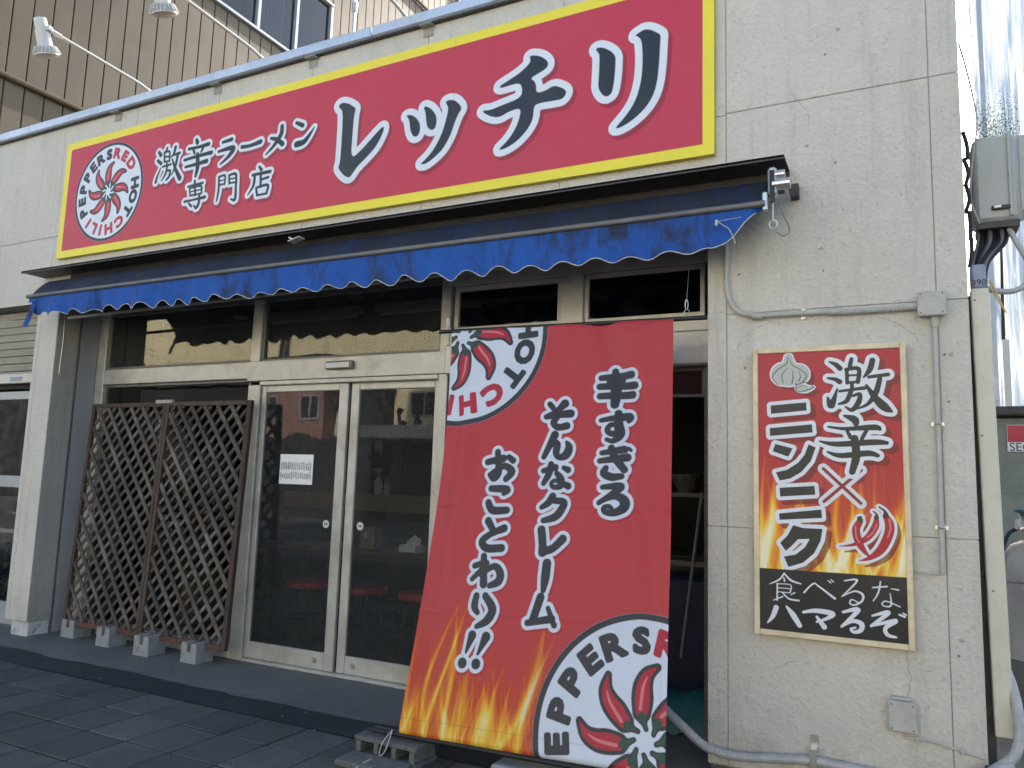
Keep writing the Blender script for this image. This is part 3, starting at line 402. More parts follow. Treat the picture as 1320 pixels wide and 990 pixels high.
# ================================================================ SETTING
W0 = 4.25          # facade plane (distance in front of the camera)
def sheet(name, x0, x1, y0, y1, z, m, nx=2, ny=2):
    mb = MB(); mb.grid([[(x0+(x1-x0)*i/(nx-1), y0+(y1-y0)*j/(ny-1), z) for i in range(nx)] for j in range(ny)]); return struct(mb.build(name, m))
sheet('ground', -120, 120, -120, 140, -.06, 'road')
sheet('road', -60, 60, -11.5, -2.0, -.052, 'road')
for yy in (-6.7,):
    mb = MB()
    for k in range(24): mb.box(-40+k*3.4, -38.2+k*3.4, yy-.07, yy+.07, -.0515, -.048)
    struct(mb.build('centre_line', 'white_paint'))
mb = MB(); mb.box(-14, 6, -1.9, 1.6, -.05, -.004); mb.box(-14, 6, 1.6, 3.70, -.05, -.012)
pav = struct(mb.build('pavement', 'joint'))
mb = MB(); mb.box(-30, 12, -2.06, -1.9, -.1, .02, .01); struct(mb.build('kerb', 'conc'))
tm = MB().box(-.161, .161, -.166, .166, -.012, 0, .005).build('paver', 'paver', pav)
first = True
for j in range(6):
    for i in range(25):
        o = tm if first else tm.copy()
        if not first: COL.objects.link(o)
        first = False
        o.location = (-7.62+.333*i, 3.525-.344*j, .0005*random.uniform(-3, 3)); o.parent = pav
        o.rotation_euler = (random.uniform(-.004, .004), random.uniform(-.004, .004), random.uniform(-.004, .004))
mb = MB(); mb.grid([[(-14+20*i/60, y+(.02*math.sin(i*1.7) if y > 3.8 else 0), z) for i in range(61)] for y, z in ((3.705, -.004), (3.76, -.0015), (3.98, -.001))]); struct(mb.build('drain_strip', 'strip'))
mb = MB(); mb.grid([[(-14+20*i/80, 3.965+.02*math.sin(i*1.7)+(j/8)*1.0, -.003+.012*min(1, j/3)+.003*math.sin(i*.8+j)) for i in range(81)] for j in range(9)]); struct(mb.build('concrete_apron', 'apron'))
mb = MB()
for k in range(260):     # grit and dead leaves collected under the fence and along the sill
    x = random.uniform(-6.4, -.9); y = random.gauss(4.56, .07) if x < -4.6 else random.gauss(4.6, .05)
    if k % 4 == 0: x = random.uniform(-6.6, -1); y = random.uniform(3.0, 4.4)
    s = random.uniform(.002, .006); a = random.uniform(0, 3.1); z = .012
    mb.obox((x, y, z), (s*math.cos(a), s*math.sin(a), 0), (-s*.6*math.sin(a), s*.6*math.cos(a), .001), (0, 0, s*.3))
g = mb.build('grit', 'mortar'); g['kind'] = 'stuff'; tag(g, 'scattered grit and crumbs under the lattice and along the door sill', 'grit')

# ================================================================ THE SHOP BUILDING
B = thing('shop_building', 'low grey stucco ramen shop with aluminium shopfront under the red sign', 'building', (-3.2, 4.3, 0))
mb = MB()      # structural body behind the cladding
mb.box(-7.03, -6.737, 4.257, 4.47, .13, 2.95); mb.box(-10.2, 0.295, 4.257, 4.50, 2.94, 4.6)
mb.box(-.948, .295, 4.257, 4.72, .04, 2.94); mb.box(.1, .295, 4.72, 11, 0, 4.6); mb.box(-7.04, -6.8, 4.6, 11, 0, 4.6)
mb.box(-10.2, .295, 10.8, 11, 0, 4.6); mb.box(-10.2, -9.5, 4.275, 4.6, 0, 2.94)
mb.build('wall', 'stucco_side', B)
mb = MB(); mb.box(-10.2, .29, 4.5, 10.8, 4.45, 4.58); mb.build('roof', 'dark_roof', B)
def panel(x0, x1, z0, z1): MB().box(x0+.0018, x1-.0018, 4.25, 4.2565, z0+.0018, z1-.0018, .003).build('wall_panel', 'stucco', B)
xs = [-10.2, -9.2, -8.0, -6.92, -5.93, -4.93, -3.95, -2.9, -1.87, -.848]
for a, b_ in zip(xs, xs[1:]): panel(a, b_, 2.935, 3.555); panel(a, b_, 3.555, 4.62)
for a, b_ in ((-.848, .165), (.165, .302)):
    for c, d in ((.045, 1.25), (1.25, 2.40), (2.40, 3.565), (3.565, 4.62)): panel(a, b_, c, d)
panel(-.953, -.848, .045, 1.25); panel(-.953, -.848, 1.25, 2.935)
panel(-7.045, -6.985, .13, 2.935); panel(-6.985, -6.735, .13, 2.935)
panel(-10.2, -9.5, .1, 2.935)
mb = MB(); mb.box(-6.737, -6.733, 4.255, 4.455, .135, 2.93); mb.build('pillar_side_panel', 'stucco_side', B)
mb = MB(); mb.box(-6.97, -6.74, 4.27, 4.46, -.01, .128, .006); mb.build('pillar_base', 'base_white', B)
mb = MB(); mb.box(-.94, .29, 4.27, 4.5, -.02, .045); mb.build('footing', 'apron', B)
mb = MB(); mb.box(-6.95, -6.732, 4.485, 4.66, .01, 2.93, .004); mb.build('side_panel', 'grey_panel', B)
mb = MB(); mb.box(-6.76, -6.731, 4.462, 4.478, 0, 2.93); mb.build('corner_trim', 'alu_dark', B)
def crack(pts):
    o = []
    for a, b_ in zip(pts, pts[1:]):
        for k in range(6): t_ = k/6; o.append((a[0]+(b_[0]-a[0])*t_+random.gauss(0, .004), 4.2498, a[1]+(b_[1]-a[1])*t_+random.gauss(0, .004)))
    MB().tube(o, [random.uniform(.0006, .0016) for _ in o], 4).build('crack', 'mortar', B)
crack([(-.80, 2.20), (-.76, 2.27), (-.70, 2.31), (-.62, 2.34), (-.55, 2.33)]); crack([(-.1, 2.335), (.0, 2.29), (.06, 2.24), (.08, 2.20)]); crack([(-.5, 3.62), (-.42, 3.50), (-.40, 3.38)])
crack([(-.02, .72), (.0, .60), (-.01, .50)]); crack([(-5.2, 3.2), (-5.17, 3.12)]); crack([(-.62, .55), (-.55, .60), (-.48, .61)])
for x, z in ((-.25, 3.93), (.22, 2.13), (.215, .79), (-.36, 2.72), (-.42, 3.3)):
    vs = [(x+.012*math.cos(a)*random.uniform(.6, 1.3), 4.2488, z+.010*math.sin(a)*random.uniform(.6, 1.3)) for a in np.linspace(0, 5.6, 9)]
    MB().add(vs+[(x, 4.2475, z)], [(i, (i+1) % 9, 9) for i in range(9)]).build('filler_patch', 'stucco_side', B)
# parapet cap in lengths with seams and the little clips below it
cx = [-10.2, -6.42, -4.0, -3.38, -.2, .33]
cx = [-10.2, -6.42, -3.38, -.2, .33]
for a, b_ in zip(cx, cx[1:]):
    mb = MB(); mb.box(a+.003, b_-.003, 4.205, 4.52, 4.625, 4.715, .012); mb.build('parapet_cap', 'cap', B)
mb = MB(); mb.box(-10.2, .32, 4.215, 4.5, 4.612, 4.622); mb.build('cap_drip', 'hood', B)
for x in (-6.18, -4.95, -3.94, -2.9):
    mb = MB(); mb.obox((x, 4.225, 4.603), (.05, 0, 0), (0, .035, .004), (0, 0, .003)); mb.box(x-.04, x+.04, 4.243, 4.2485, 4.535, 4.60)
    for k in (-.022, 0, .022): mb.cyl((x+k, 4.243, 4.55), (x+k, 4.239, 4.55), .004, 6)
    mb.build('cap_clip', 'stucco_side', B)
# shopfront framing, plane y = 4.70
def frame(name, boxes, parent=B, m='alu', y0=4.66, y1=4.74, bev=.004):
    mb = MB()
    for q in boxes:
        x0, x1, z0, z1 = q[:4]; mb.box(x0, x1, q[4] if len(q) > 4 else y0, q[5] if len(q) > 5 else y1, z0, z1, bev)
    return mb.build(name, m, parent)
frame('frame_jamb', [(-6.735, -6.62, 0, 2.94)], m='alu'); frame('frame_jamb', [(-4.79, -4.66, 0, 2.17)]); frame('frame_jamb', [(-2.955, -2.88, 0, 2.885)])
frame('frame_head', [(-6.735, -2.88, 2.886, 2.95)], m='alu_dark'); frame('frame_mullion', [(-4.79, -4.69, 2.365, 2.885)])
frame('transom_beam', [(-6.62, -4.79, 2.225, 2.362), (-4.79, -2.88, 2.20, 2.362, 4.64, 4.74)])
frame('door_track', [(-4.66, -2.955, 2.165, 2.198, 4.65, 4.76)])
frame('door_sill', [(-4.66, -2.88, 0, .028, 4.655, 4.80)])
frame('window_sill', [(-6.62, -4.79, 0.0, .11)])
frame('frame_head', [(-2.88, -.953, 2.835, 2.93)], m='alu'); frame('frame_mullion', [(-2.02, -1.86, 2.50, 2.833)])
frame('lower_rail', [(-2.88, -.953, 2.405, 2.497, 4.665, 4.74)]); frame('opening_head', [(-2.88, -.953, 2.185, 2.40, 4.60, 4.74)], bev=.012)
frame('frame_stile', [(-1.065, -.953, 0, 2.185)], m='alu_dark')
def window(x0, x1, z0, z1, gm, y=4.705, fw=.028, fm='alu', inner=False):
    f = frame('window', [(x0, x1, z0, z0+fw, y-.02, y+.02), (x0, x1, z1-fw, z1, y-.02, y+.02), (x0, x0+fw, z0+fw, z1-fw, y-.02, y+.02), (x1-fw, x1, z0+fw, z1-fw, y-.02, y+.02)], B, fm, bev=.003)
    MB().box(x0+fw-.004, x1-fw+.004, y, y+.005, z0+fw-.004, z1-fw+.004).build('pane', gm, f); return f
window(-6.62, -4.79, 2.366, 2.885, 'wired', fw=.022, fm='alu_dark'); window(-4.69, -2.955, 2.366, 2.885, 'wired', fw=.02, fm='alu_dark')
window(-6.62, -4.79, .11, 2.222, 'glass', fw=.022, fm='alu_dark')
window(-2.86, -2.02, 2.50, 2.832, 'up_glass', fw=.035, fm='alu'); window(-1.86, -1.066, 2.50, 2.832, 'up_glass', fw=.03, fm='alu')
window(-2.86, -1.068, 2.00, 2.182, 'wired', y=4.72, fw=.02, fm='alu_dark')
def door(x0, x1, y, lock, sl, sr):
    d = thing  # sliding leaf: stiles and rails, then pane, lock, sticker
    f = frame('sliding_door', [(x0, x0+sl, .03, 2.165, y-.018, y+.018), (x1-sr, x1, .03, 2.165, y-.018, y+.018), (x0+sl, x1-sr, .03, .155, y-.015, y+.015), (x0+sl, x1-sr, 2.11, 2.165, y-.015, y+.015)], B, 'alu', bev=.005)
    MB().box(x0+sl-.004, x1-sr+.004, y-.002, y+.004, .152, 2.113).build('pane', 'wired', f)
    mb = MB(); mb.cyl((lock, y-.015, .095), (lock, y-.024, .095), .020, 18); mb.cyl((lock, y-.024, .095), (lock, y-.029, .095), .009, 12); mb.build('lock', 'steel', f)
    return f
d1 = door(-4.655, -3.775, 4.70, -3.945, .045, .085); d2 = door(-3.755, -2.955, 4.715, -3.60, .075, .05)
for d, x, y in ((d1, -3.925, 4.70), (d2, -3.615, 4.715)):
    s = MB().cyl((x, y-.003, 1.09), (x, y-.0045, 1.09), .03, 24).build('sticker', 'white_pl', d)
    mb = MB(); mb.box(x-.014, x-.004, y-.006, y-.0046, 1.083, 1.098); mb.box(x+.003, x+.014, y-.006, y-.0046, 1.083, 1.098); mb.build('sticker_mark', 'black', d)
# interior shell
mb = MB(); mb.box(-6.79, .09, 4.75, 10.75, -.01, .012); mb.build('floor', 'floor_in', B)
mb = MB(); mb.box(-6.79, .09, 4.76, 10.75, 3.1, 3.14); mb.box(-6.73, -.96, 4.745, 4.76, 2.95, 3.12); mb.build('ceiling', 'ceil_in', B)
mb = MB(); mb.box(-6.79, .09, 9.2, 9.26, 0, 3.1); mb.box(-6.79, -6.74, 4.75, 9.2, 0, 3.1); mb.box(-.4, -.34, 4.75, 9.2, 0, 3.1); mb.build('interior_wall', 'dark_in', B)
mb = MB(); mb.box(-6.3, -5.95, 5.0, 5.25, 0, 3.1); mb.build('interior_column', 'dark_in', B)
for x, y in ((-6.25, 5.9), (-4.45, 5.55), (-2.9, 5.6)):
    mb = MB(); mb.lathe((x, y, 3.085), [(.075, .014), (.07, 0), (.05, .004), (.045, .016)], 20); mb.build('downlight', 'white_pl', B)
for x0, x1 in ((-5.85, -4.66), (-4.47, -3.3)):
    lf = MB().box(x0, x1, 5.85, 5.97, 3.03, 3.098, .012).build('ceiling_fitting', 'alu', B); MB().tube([(x0+.04, 5.91, 3.005), (x1-.04, 5.91, 3.005)], .016, 10).build('tube', 'white_pl', lf)
# ================================================================ neighbour's shutter bay and the brown building
NB = thing('shutter_bay', 'neighbouring shopfront at far left with half raised roller shutter over dark glass', 'shopfront', (-8.2, 4.45, 0))
k = 0; z = 2.93
sl = None
while z > 2.33:
    if sl is None:
        mb = MB(); mb.obox((-8.27, 4.43, 0), (1.21, 0, 0), (0, .007, 0), (0, -.013, .0305), .004); sl = mb.build('shutter_slat', 'shutter', NB); o = sl
    else: o = sl.copy(); COL.objects.link(o)
    o.location = (0, 0, z-.036); z -= .0725
frame('bottom_bar', [(-9.48, -7.06, 2.235, 2.325, 4.41, 4.45)], NB, 'ivory')
frame('shop_frame', [(-9.48, -7.06, 2.09, 2.17, 4.50, 4.56), (-9.48, -7.06, 1.25, 1.36, 4.50, 4.56), (-9.48, -7.06, 0, .2, 4.50, 4.56), (-7.12, -7.055, 0, 2.09, 4.50, 4.56), (-8.3, -8.22, 0, 2.09, 4.50, 4.56)], NB, 'white_alu')
frame('shutter_rail', [(-7.075, -7.048, 0, 2.93, 4.40, 4.47)], NB, 'ivory')
for a, b_ in ((-9.48, -8.3), (-8.22, -7.12)):
    for c, d in ((.2, 1.25), (1.36, 2.09)): MB().box(a, b_, 4.525, 4.531, c, d).build('pane', 'dark_glass', NB)
mb = MB(); mb.box(-9.5, -7.05, 4.75, 4.8, 0, 2.95); mb.build('back_wall', 'dark_in', NB)
mb = MB(); mb.box(-9.5, -7.05, 4.56, 4.75, -.01, .02); mb.box(-9.5, -7.05, 4.48, 4.75, 2.19, 2.24); mb.build('threshold', 'dark_in', NB)
mb = MB(); mb.box(-7.62, -7.45, 4.404, 4.4095, 2.255, 2.295); mb.build('sticker', 'tape', NB)

BC = thing('wheel_reflection', 'bicycle wheel added behind the far left glass in place of a reflected one', 'bicycle wheel', (-7.95, 4.66, .35))  # wheel added behind the pane to stand in for a bicycle's reflection
mb = MB(); mb.tube([(-7.95+.33*math.sin(a), 4.66, .36+.33*math.cos(a)) for a in np.linspace(0, 6.2832, 40)], .016, 8); mb.build('tyre', 'steel', BC)
for k in range(14): a = k*.4488; MB().tube([(-7.95, 4.66, .36), (-7.95+.32*math.sin(a), 4.66, .36+.32*math.cos(a))], .002, 4).build('spoke', 'steel', BC)
H = thing('brown_building', 'brown board clad building with aluminium window rising behind the roof edge', 'building', (-9.3, 8, 0))
WX, WY0, WY1, WZ0, WZ1 = -9.0, 6.35, 10.1, 8.43, 9.9
mb = MB(); mb.box(-14, -9.045, 4.3, WY0, 4, 15); mb.box(-14, -9.045, WY1, 17.5, 4, 15); mb.box(-14, -9.045, WY0, WY1, 4, WZ0); mb.box(-14, -9.045, WY0, WY1, WZ1, 15); mb.box(-14, -9.6, WY0, WY1, WZ0, WZ1); mb.build('wall', 'brown_gap', H)
bw = .232; y = 4.3; protos = {}
while y < 17.4:
    spans = [(4.1, 15.0)]
    if y+bw > WY0+.02 and y < WY1-.02: spans = [(4.1, WZ0-.02), (WZ1+.02, 15.0)]
    for z0, z1 in spans:
        key = (z0, z1)
        if key not in protos: protos[key] = MB().box(-9.05, -9.0, -bw/2+.0055, bw/2-.0055, z0, z1, .006).build('siding_board', 'brown', H); o = protos[key]
        else: o = protos[key].copy(); COL.objects.link(o)
        o.location = Vector((0, y+bw/2, 0))-Vector((0, 0, 0)); 
    y += bw
mb = MB(); mb.tube([(-8.965, 4.3, 5.84), (-8.965, 17.4, 5.86)], .035, 10); mb.build('rail_pipe', 'brown', H)
mb = MB(); mb.tube([(-8.965, 12.4, 11.55), (-8.965, 17.4, 11.6)], .03, 8); mb.build('rail_pipe', 'brown', H)
fr = MB()
for a, b_, c, d in ((WY0, WY1, WZ0, WZ0+.05), (WY0, WY1, WZ1-.05, WZ1)): fr.box(-9.06, -8.955, a, b_, c, d, .006)
for yy in (WY0, 7.35, 8.36, 9.2, WY1-.05): fr.box(-9.05, -8.965, yy-.02, yy+.045, WZ0+.05, WZ1-.05, .005)
fr = fr.build('window', 'white_alu', H)
ys = (WY0+.045, 7.33, 8.34, 9.18, WY1-.07)
for a, b_ in zip(ys, ys[1:]): MB().box(-9.03, -9.024, a, b_+.02, WZ0+.05, WZ1-.05).build('pane', 'up_glass', fr)
f2 = MB(); f2.box(-9.06, -8.95, 14.3, 14.36, 12.2, 13.6); f2.box(-9.06, -8.95, 15.6, 15.66, 12.2, 13.6); f2.box(-9.06, -8.95, 14.36, 15.6, 12.2, 12.26); f2.box(-9.06, -8.95, 14.36, 15.6, 13.54, 13.6)
f2 = f2.build('window', 'tape', H); MB().box(-8.99, -8.985, 14.36, 15.6, 12.26, 13.54).build('pane', 'up_glass', f2)
for z0, z1 in ((WZ0, WZ1),):
    mb = MB()
    for k in range(9): mb.tube([(-9.2, 8.4+k*.085, z0), (-9.2, 8.4+k*.085, z1)], .03, 6)
    mb.build('curtain', 'tape', H)
# ================================================================ MAIN SIGN
SX0, SX1, SZ0 = -6.80, -.905, 3.32
SG = thing('shop_sign', 'long red shop sign edged in yellow with big brush lettering and chilli badge', 'sign', (-3.85, 4.21, 3.32))
nx, ny = 860, 165; WW_ = SX1-SX0
u = np.linspace(0, WW_, nx); t = np.linspace(0, 1, ny); UU, TT = np.meshgrid(u, t); top = 1.085+.062*UU/WW_; VV = TT*top
def strokes(art, polys, strk, out_a, out_b):
    a = Art(art.U, art.V)
    for p in polys: a.poly('a', p, 2)
    for s_ in strk: a.stroke('b', [(p, q, r*1.25) for p, q, r in s_])
    w_ = np.minimum(a.f('a')-out_a, a.f('b')-out_b); i_ = np.minimum(a.f('a'), a.f('b')); return i_, w_
art = Art(UU, VV)
logo(art, .637, .543, .447)
i_, w_ = strokes(art, ART['main_poly'], ART['main_small'], .046, .024)
art.d['ink'] = np.minimum(art.f('ink'), i_); art.d['white'] = np.minimum(art.f('white'), w_)
sh = Art(art.U-.022, art.V+.026); _, w2 = strokes(sh, ART['main_poly'], ART['main_small'], .050, .026); art.d['shadow'] = w2
art.d['yellow'] = np.minimum(np.minimum(art.U, WW_-art.U), np.minimum(art.V, top.ravel()-art.V))-.066
art.d['seam'] = np.minimum(np.abs(art.U-4.15), np.abs(art.U-1.96))-.0012
ORDER = ['shadow', 'white', 'ink', 'outline', 'redprint', 'redbody', 'pink', 'green', 'stemc']
def layers(red, shadow, white=(.74, .80, .88), ink=(.022, .033, .045), extra=[], sa=.75):
    return [('shadow', shadow, sa), ('white', white, 1), ('ink', ink, 1), ('outline', ink, 1), ('redprint', red, 1), ('redbody', red, 1), ('pink', (.75, .22, .22), 1), ('green', (.03, .09, .06), 1), ('stemc', (.05, .12, .08), 1)]+extra
m = printed('printed_sign_face', layers((.52, .04, .07), (.26, .025, .045), extra=[('yellow', (.88, .76, .06), 1), ('seam', (.3, .02, .03), .7)]), base=(.56, .045, .082), rough=.42, edge=.003)
P = np.stack([SX0+UU, np.full_like(UU, 4.2085), SZ0+VV], -1)
print_mesh('sign_face', P, art, ORDER+['yellow', 'seam'], m, SG)
mb = MB(); za, zb = SZ0+1.085, SZ0+1.147
mb.add([(SX0, 4.2105, SZ0), (SX1, 4.2105, SZ0), (SX1, 4.2105, zb), (SX0, 4.2105, za), (SX0, 4.249, SZ0), (SX1, 4.249, SZ0), (SX1, 4.249, zb), (SX0, 4.249, za)], [(0, 1, 2, 3), (4, 7, 6, 5), (0, 4, 5, 1), (1, 5, 6, 2), (2, 6, 7, 3), (3, 7, 4, 0)])
mb.build('sign_board', 'yellow_pl', SG)
# ================================================================ AWNING
AW = thing('awning', 'blue roll up shop awning, mildewed canvas and scalloped valance, under brown steel hood', 'awning', (-3.7, 4.1, 3.0))
mb = MB(); mb.box(-6.99, -.51, 4.03, 4.248, 3.165, 3.175); mb.box(-6.99, -.51, 4.03, 4.036, 3.155, 3.177); mb.box(-6.6, -.51, 4.235, 4.248, 3.05, 3.165); mb.build('hood', 'hood', AW)
X0a, X1a = -6.72, -.605
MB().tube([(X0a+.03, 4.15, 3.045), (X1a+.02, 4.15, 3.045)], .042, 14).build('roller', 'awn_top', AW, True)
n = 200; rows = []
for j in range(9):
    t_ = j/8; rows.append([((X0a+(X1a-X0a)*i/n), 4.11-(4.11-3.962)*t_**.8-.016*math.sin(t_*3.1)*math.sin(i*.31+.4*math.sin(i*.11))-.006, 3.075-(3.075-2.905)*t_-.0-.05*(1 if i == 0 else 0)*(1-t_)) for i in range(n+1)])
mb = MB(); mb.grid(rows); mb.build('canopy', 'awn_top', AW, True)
MB().tube([(X0a, 3.95, 2.905), (X1a+.01, 3.95, 2.897)], .017, 12).build('front_bar', 'alu_dark', AW, True)
def valz(x):
    base = 2.735-.055*max(0, (x+6.6)/6)-.0
    s = .019*(1+.35*math.sin(x*2.3+1))*math.cos((x+6.1)*2*math.pi/.208+.9*math.sin(x*1.3)+.5*math.sin(x*3.7))+.006*math.sin(x*11)
    if x > -.86: base += (x+.86)/.255*.20
    if x < -6.45: base += .02
    return base+s
rows = []; n = 640; xa, xb = -6.66, -.605
for j in range(11):
    t_ = j/10; r_ = []
    for i in range(n+1):
        x = xa+(xb-xa)*i/n; zb_ = valz(x); zt = 2.895; wv = .5+.5*math.sin(x*.9)
        r_.append((x, 3.953+t_*.012+t_*(.013*math.sin(x*2*math.pi/.208+1.0)+.020*math.sin(x*7.3)*wv+(.018*math.sin(x*17) if x < -5 else 0))+.004*math.sin(x*19)*t_, zt+(zb_-zt)*t_))
    rows.append(r_)
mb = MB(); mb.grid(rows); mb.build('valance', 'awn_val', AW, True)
mb = MB(); e = rows[-1]; mb.tube([Vector(p)+Vector((0, -.001, 0)) for p in e[24:-4:2]], .0030, 5); mb.build('frayed_edge', 'cloth_edge', AW)
mb = MB(); mb.grid([[(-6.66-.10*t_+w_*.05, 3.96+.01*w_, 2.86-.20*t_-.02*w_) for w_ in (0, .5, 1)] for t_ in (0, .25, .5, .75, 1)])
mb.grid([[(-6.70+.1*w_, 3.955-.01*math.sin(w_*6), 2.90-.05*t_) for w_ in (0, .5, 1)] for t_ in (0, .5, 1)]); mb.build('torn_flap', 'awn_val', AW)
for x in (X1a+.045,):     # gear head, crank eye and hook at the right end
    mb = MB(); mb.box(x-.022, x+.022, 3.955, 4.03, 2.94, 3.09, .012); mb.cyl((x+.0, 3.98, 3.05), (x+.06, 3.98, 3.05), .024, 14); mb.cyl((x+.0, 3.98, 3.0), (x+.085, 3.98, 3.0), .03, 14); mb.box(x+.045, x+.06, 3.965, 4.2, 2.985, 3.02, .004); mb.box(x-.05, x-.022, 3.95, 3.975, 2.86, 2.96, .006); gb = mb.build('gear_box', 'steel', AW)
    mb = MB(); mb.box(x-.012, x+.012, 3.952, 3.958, 2.90, 3.07); mb.build('gear_slot', 'black', AW)
    mb = MB(); mb.tube([(x+.002, 3.965, 2.94), (x+.004, 3.955, 2.80)], .0045, 8); mb.tube([(x+.004+.019*math.sin(a), 3.955, 2.782+.024*math.cos(a)) for a in np.linspace(0, 6.28, 22)], .0036, 6); mb.build('crank_eye', 'steel', AW)
    mb = MB(); mb.tube(smooth_path([(x+.03, 4.0, 2.93), (x+.028, 3.99, 2.90), (x+.05, 3.985, 2.83), (x+.075, 3.985, 2.77), (x+.07, 3.985, 2.735), (x+.04, 3.985, 2.728), (x+.018, 3.985, 2.75)]), .0032, 6); mb.build('hook', 'alu_dark', AW)
    mb = MB(); mb.box(x+.055, x+.10, 4.19, 4.248, 3.0, 3.075, .003); mb.build('end_bracket', 'hood', AW)
mb = MB(); mb.tube(smooth_path([(-.83, 3.93, 2.825), (-.80, 3.925, 2.80), (-.77, 3.93, 2.775), (-.75, 3.94, 2.73), (-.742, 3.95, 2.70)]), .0025, 6); mb.cyl((-.835, 3.925, 2.80), (-.832, 3.925, 2.83), .008, 8); mb.tube([(-.83, 3.93, 2.825), (-.68, 3.96, 2.845)], .0015, 5); mb.build('tie_cord', 'cloth_edge', AW)
mb = MB(); mb.obox((-3.76, 4.00, 3.085), (.05, 0, .012), (0, .03, 0), (0, 0, .003)); mb.obox((-3.80, 4.0, 3.095), (.02, 0, -.012), (0, .012, 0), (0, 0, .006)); mb.build('loose_clip', 'white_pl', AW)
# dangling hooks behind the awning, on the pillar
mb = MB(); mb.tube(smooth_path([(-6.728, 4.30, 2.86), (-6.722, 4.305, 2.6), (-6.722, 4.30, 2.35), (-6.722, 4.30, 2.28), (-6.72, 4.32, 2.262), (-6.72, 4.335, 2.28), (-6.72, 4.335, 2.31)]), .003, 6)
tag(mb.build('wire_hook', 'steel'), 'thin wire hook hanging on the grey side of the left pillar', 'hook')
# ================================================================ WALL SIGN (garlic)
WS = thing('wall_sign', 'upright red garlic ramen signboard in pale pine frame on the stucco pier', 'sign', (-.34, 4.22, .73))
ax0, az0, aw, ah = -.702, .728, .725, 1.462
nx, ny = 210, 420; u = np.linspace(0, .725, nx); v = np.linspace(0, 1.455, ny); UU, VV = np.meshgrid(u, v)
art = Art(UU, VV)
big = Art(art.U, art.V)
for s_ in ART['ws_big']: big.stroke('a', s_)
big.d['b'] = np.full_like(big.U, 1.)
for k, p in enumerate(ART['ws_poly']): big.poly('b', p, 0)
art.d['ink'] = np.minimum(big.f('a'), big.f('b')); art.d['white'] = np.minimum(big.f('a')-.019, big.f('b')-.019)
for p in ART['ws_cross']: art.stroke('cross', p); art.stroke('whitex', [(a, b_, r+.018) for a, b_, r in p])
for k in ('ws_pep', 'ws_stem'):
    for p in ART[k]: art.stroke('white', [(a, b_, r+.011) for a, b_, r in p])
for p in ART['ws_pep']: art.stroke('redbody', [(a, b_, max(.001, r-.002)) for a, b_, r in p])
for p in ART['ws_stem']: art.stroke('stemc', p)
for p in ART['ws_hl']: art.stroke('pink', p)
for p in ART['ws_garlic']: art.stroke('white', [(a, b_, r+.007) for a, b_, r in p]); art.stroke('gbulb', p)
for p in ART['ws_gline']: art.stroke('gline', p)
bp = ART['ws_black'][0]; bp = [(-.1, bp[0][1]+(bp[0][1]-bp[1][1])*.1/.7), (.9, bp[1][1]-(bp[0][1]-bp[1][1])*.2/.7), (.9, -.1), (-.1, -.1)]
art.poly('black', bp, 0, pad=.6)
for p in ART['ws_thin']: art.stroke('thin', [(a, b_, r*.9) for a, b_, r in p])
for p in ART['ws_bold']: art.stroke('thin', p)
s2 = Art(art.U-.026, art.V+.024)
for s_ in ART['ws_big']: s2.stroke('a', [(a, b_, r+.018) for a, b_, r in s_])
for k, p in enumerate(ART['ws_poly']): s2.poly('a', p, 0, grow=.018)
for k in ('ws_pep', 'ws_garlic'):
    for p in ART[k]: s2.stroke('a', p)
art.d['shadow'] = s2.f('a')
colr = flames(np.maximum(art.U, 0), np.maximum(art.V-.33, 0), .725, 11, .60, (.46, .018, .032)); colr = np.where((art.V-.33 < -.01)[:, None], (.4, .05, .02), colr)
lay = [('shadow', (.16, .01, .014), .8), ('whitex', (.74, .76, .80), 1), ('cross', (.28, .01, .03), 1), ('white', (.76, .80, .86), 1), ('ink', (.016, .02, .022), 1), ('gbulb', (.50, .52, .48), 1), ('gline', (.05, .05, .05), 1), ('redbody', (.45, .012, .03), 1), ('pink', (.7, .2, .22), 1), ('stemc', (.05, .03, .02), 1), ('black', (.012, .014, .018), 1), ('thin', (.75, .78, .84), 1)]
m = printed('garlic_sign_face', lay, base_attr='print_base', rough=.38, edge=.0013)
P = np.stack([ax0+UU/.725*aw, np.full_like(UU, 4.196), az0+VV/1.455*ah], -1)
print_mesh('sign_face', P, art, [l[0] for l in lay], m, WS, colr)
mb = MB(); mb.box(ax0+.01, ax0+aw-.01, 4.1975, 4.249, az0+.01, az0+ah-.01); mb.build('sign_board', 'black', WS)
for x0, x1, z0, z1 in ((ax0, ax0+.027, az0, az0+ah), (ax0+aw-.027, ax0+aw, az0, az0+ah), (ax0+.028, ax0+aw-.028, az0, az0+.027), (ax0+.028, ax0+aw-.028, az0+ah-.027, az0+ah)):
    MB().box(x0, x1, 4.186, 4.236, z0, z1, .003).build('frame_strip', 'pine', WS)
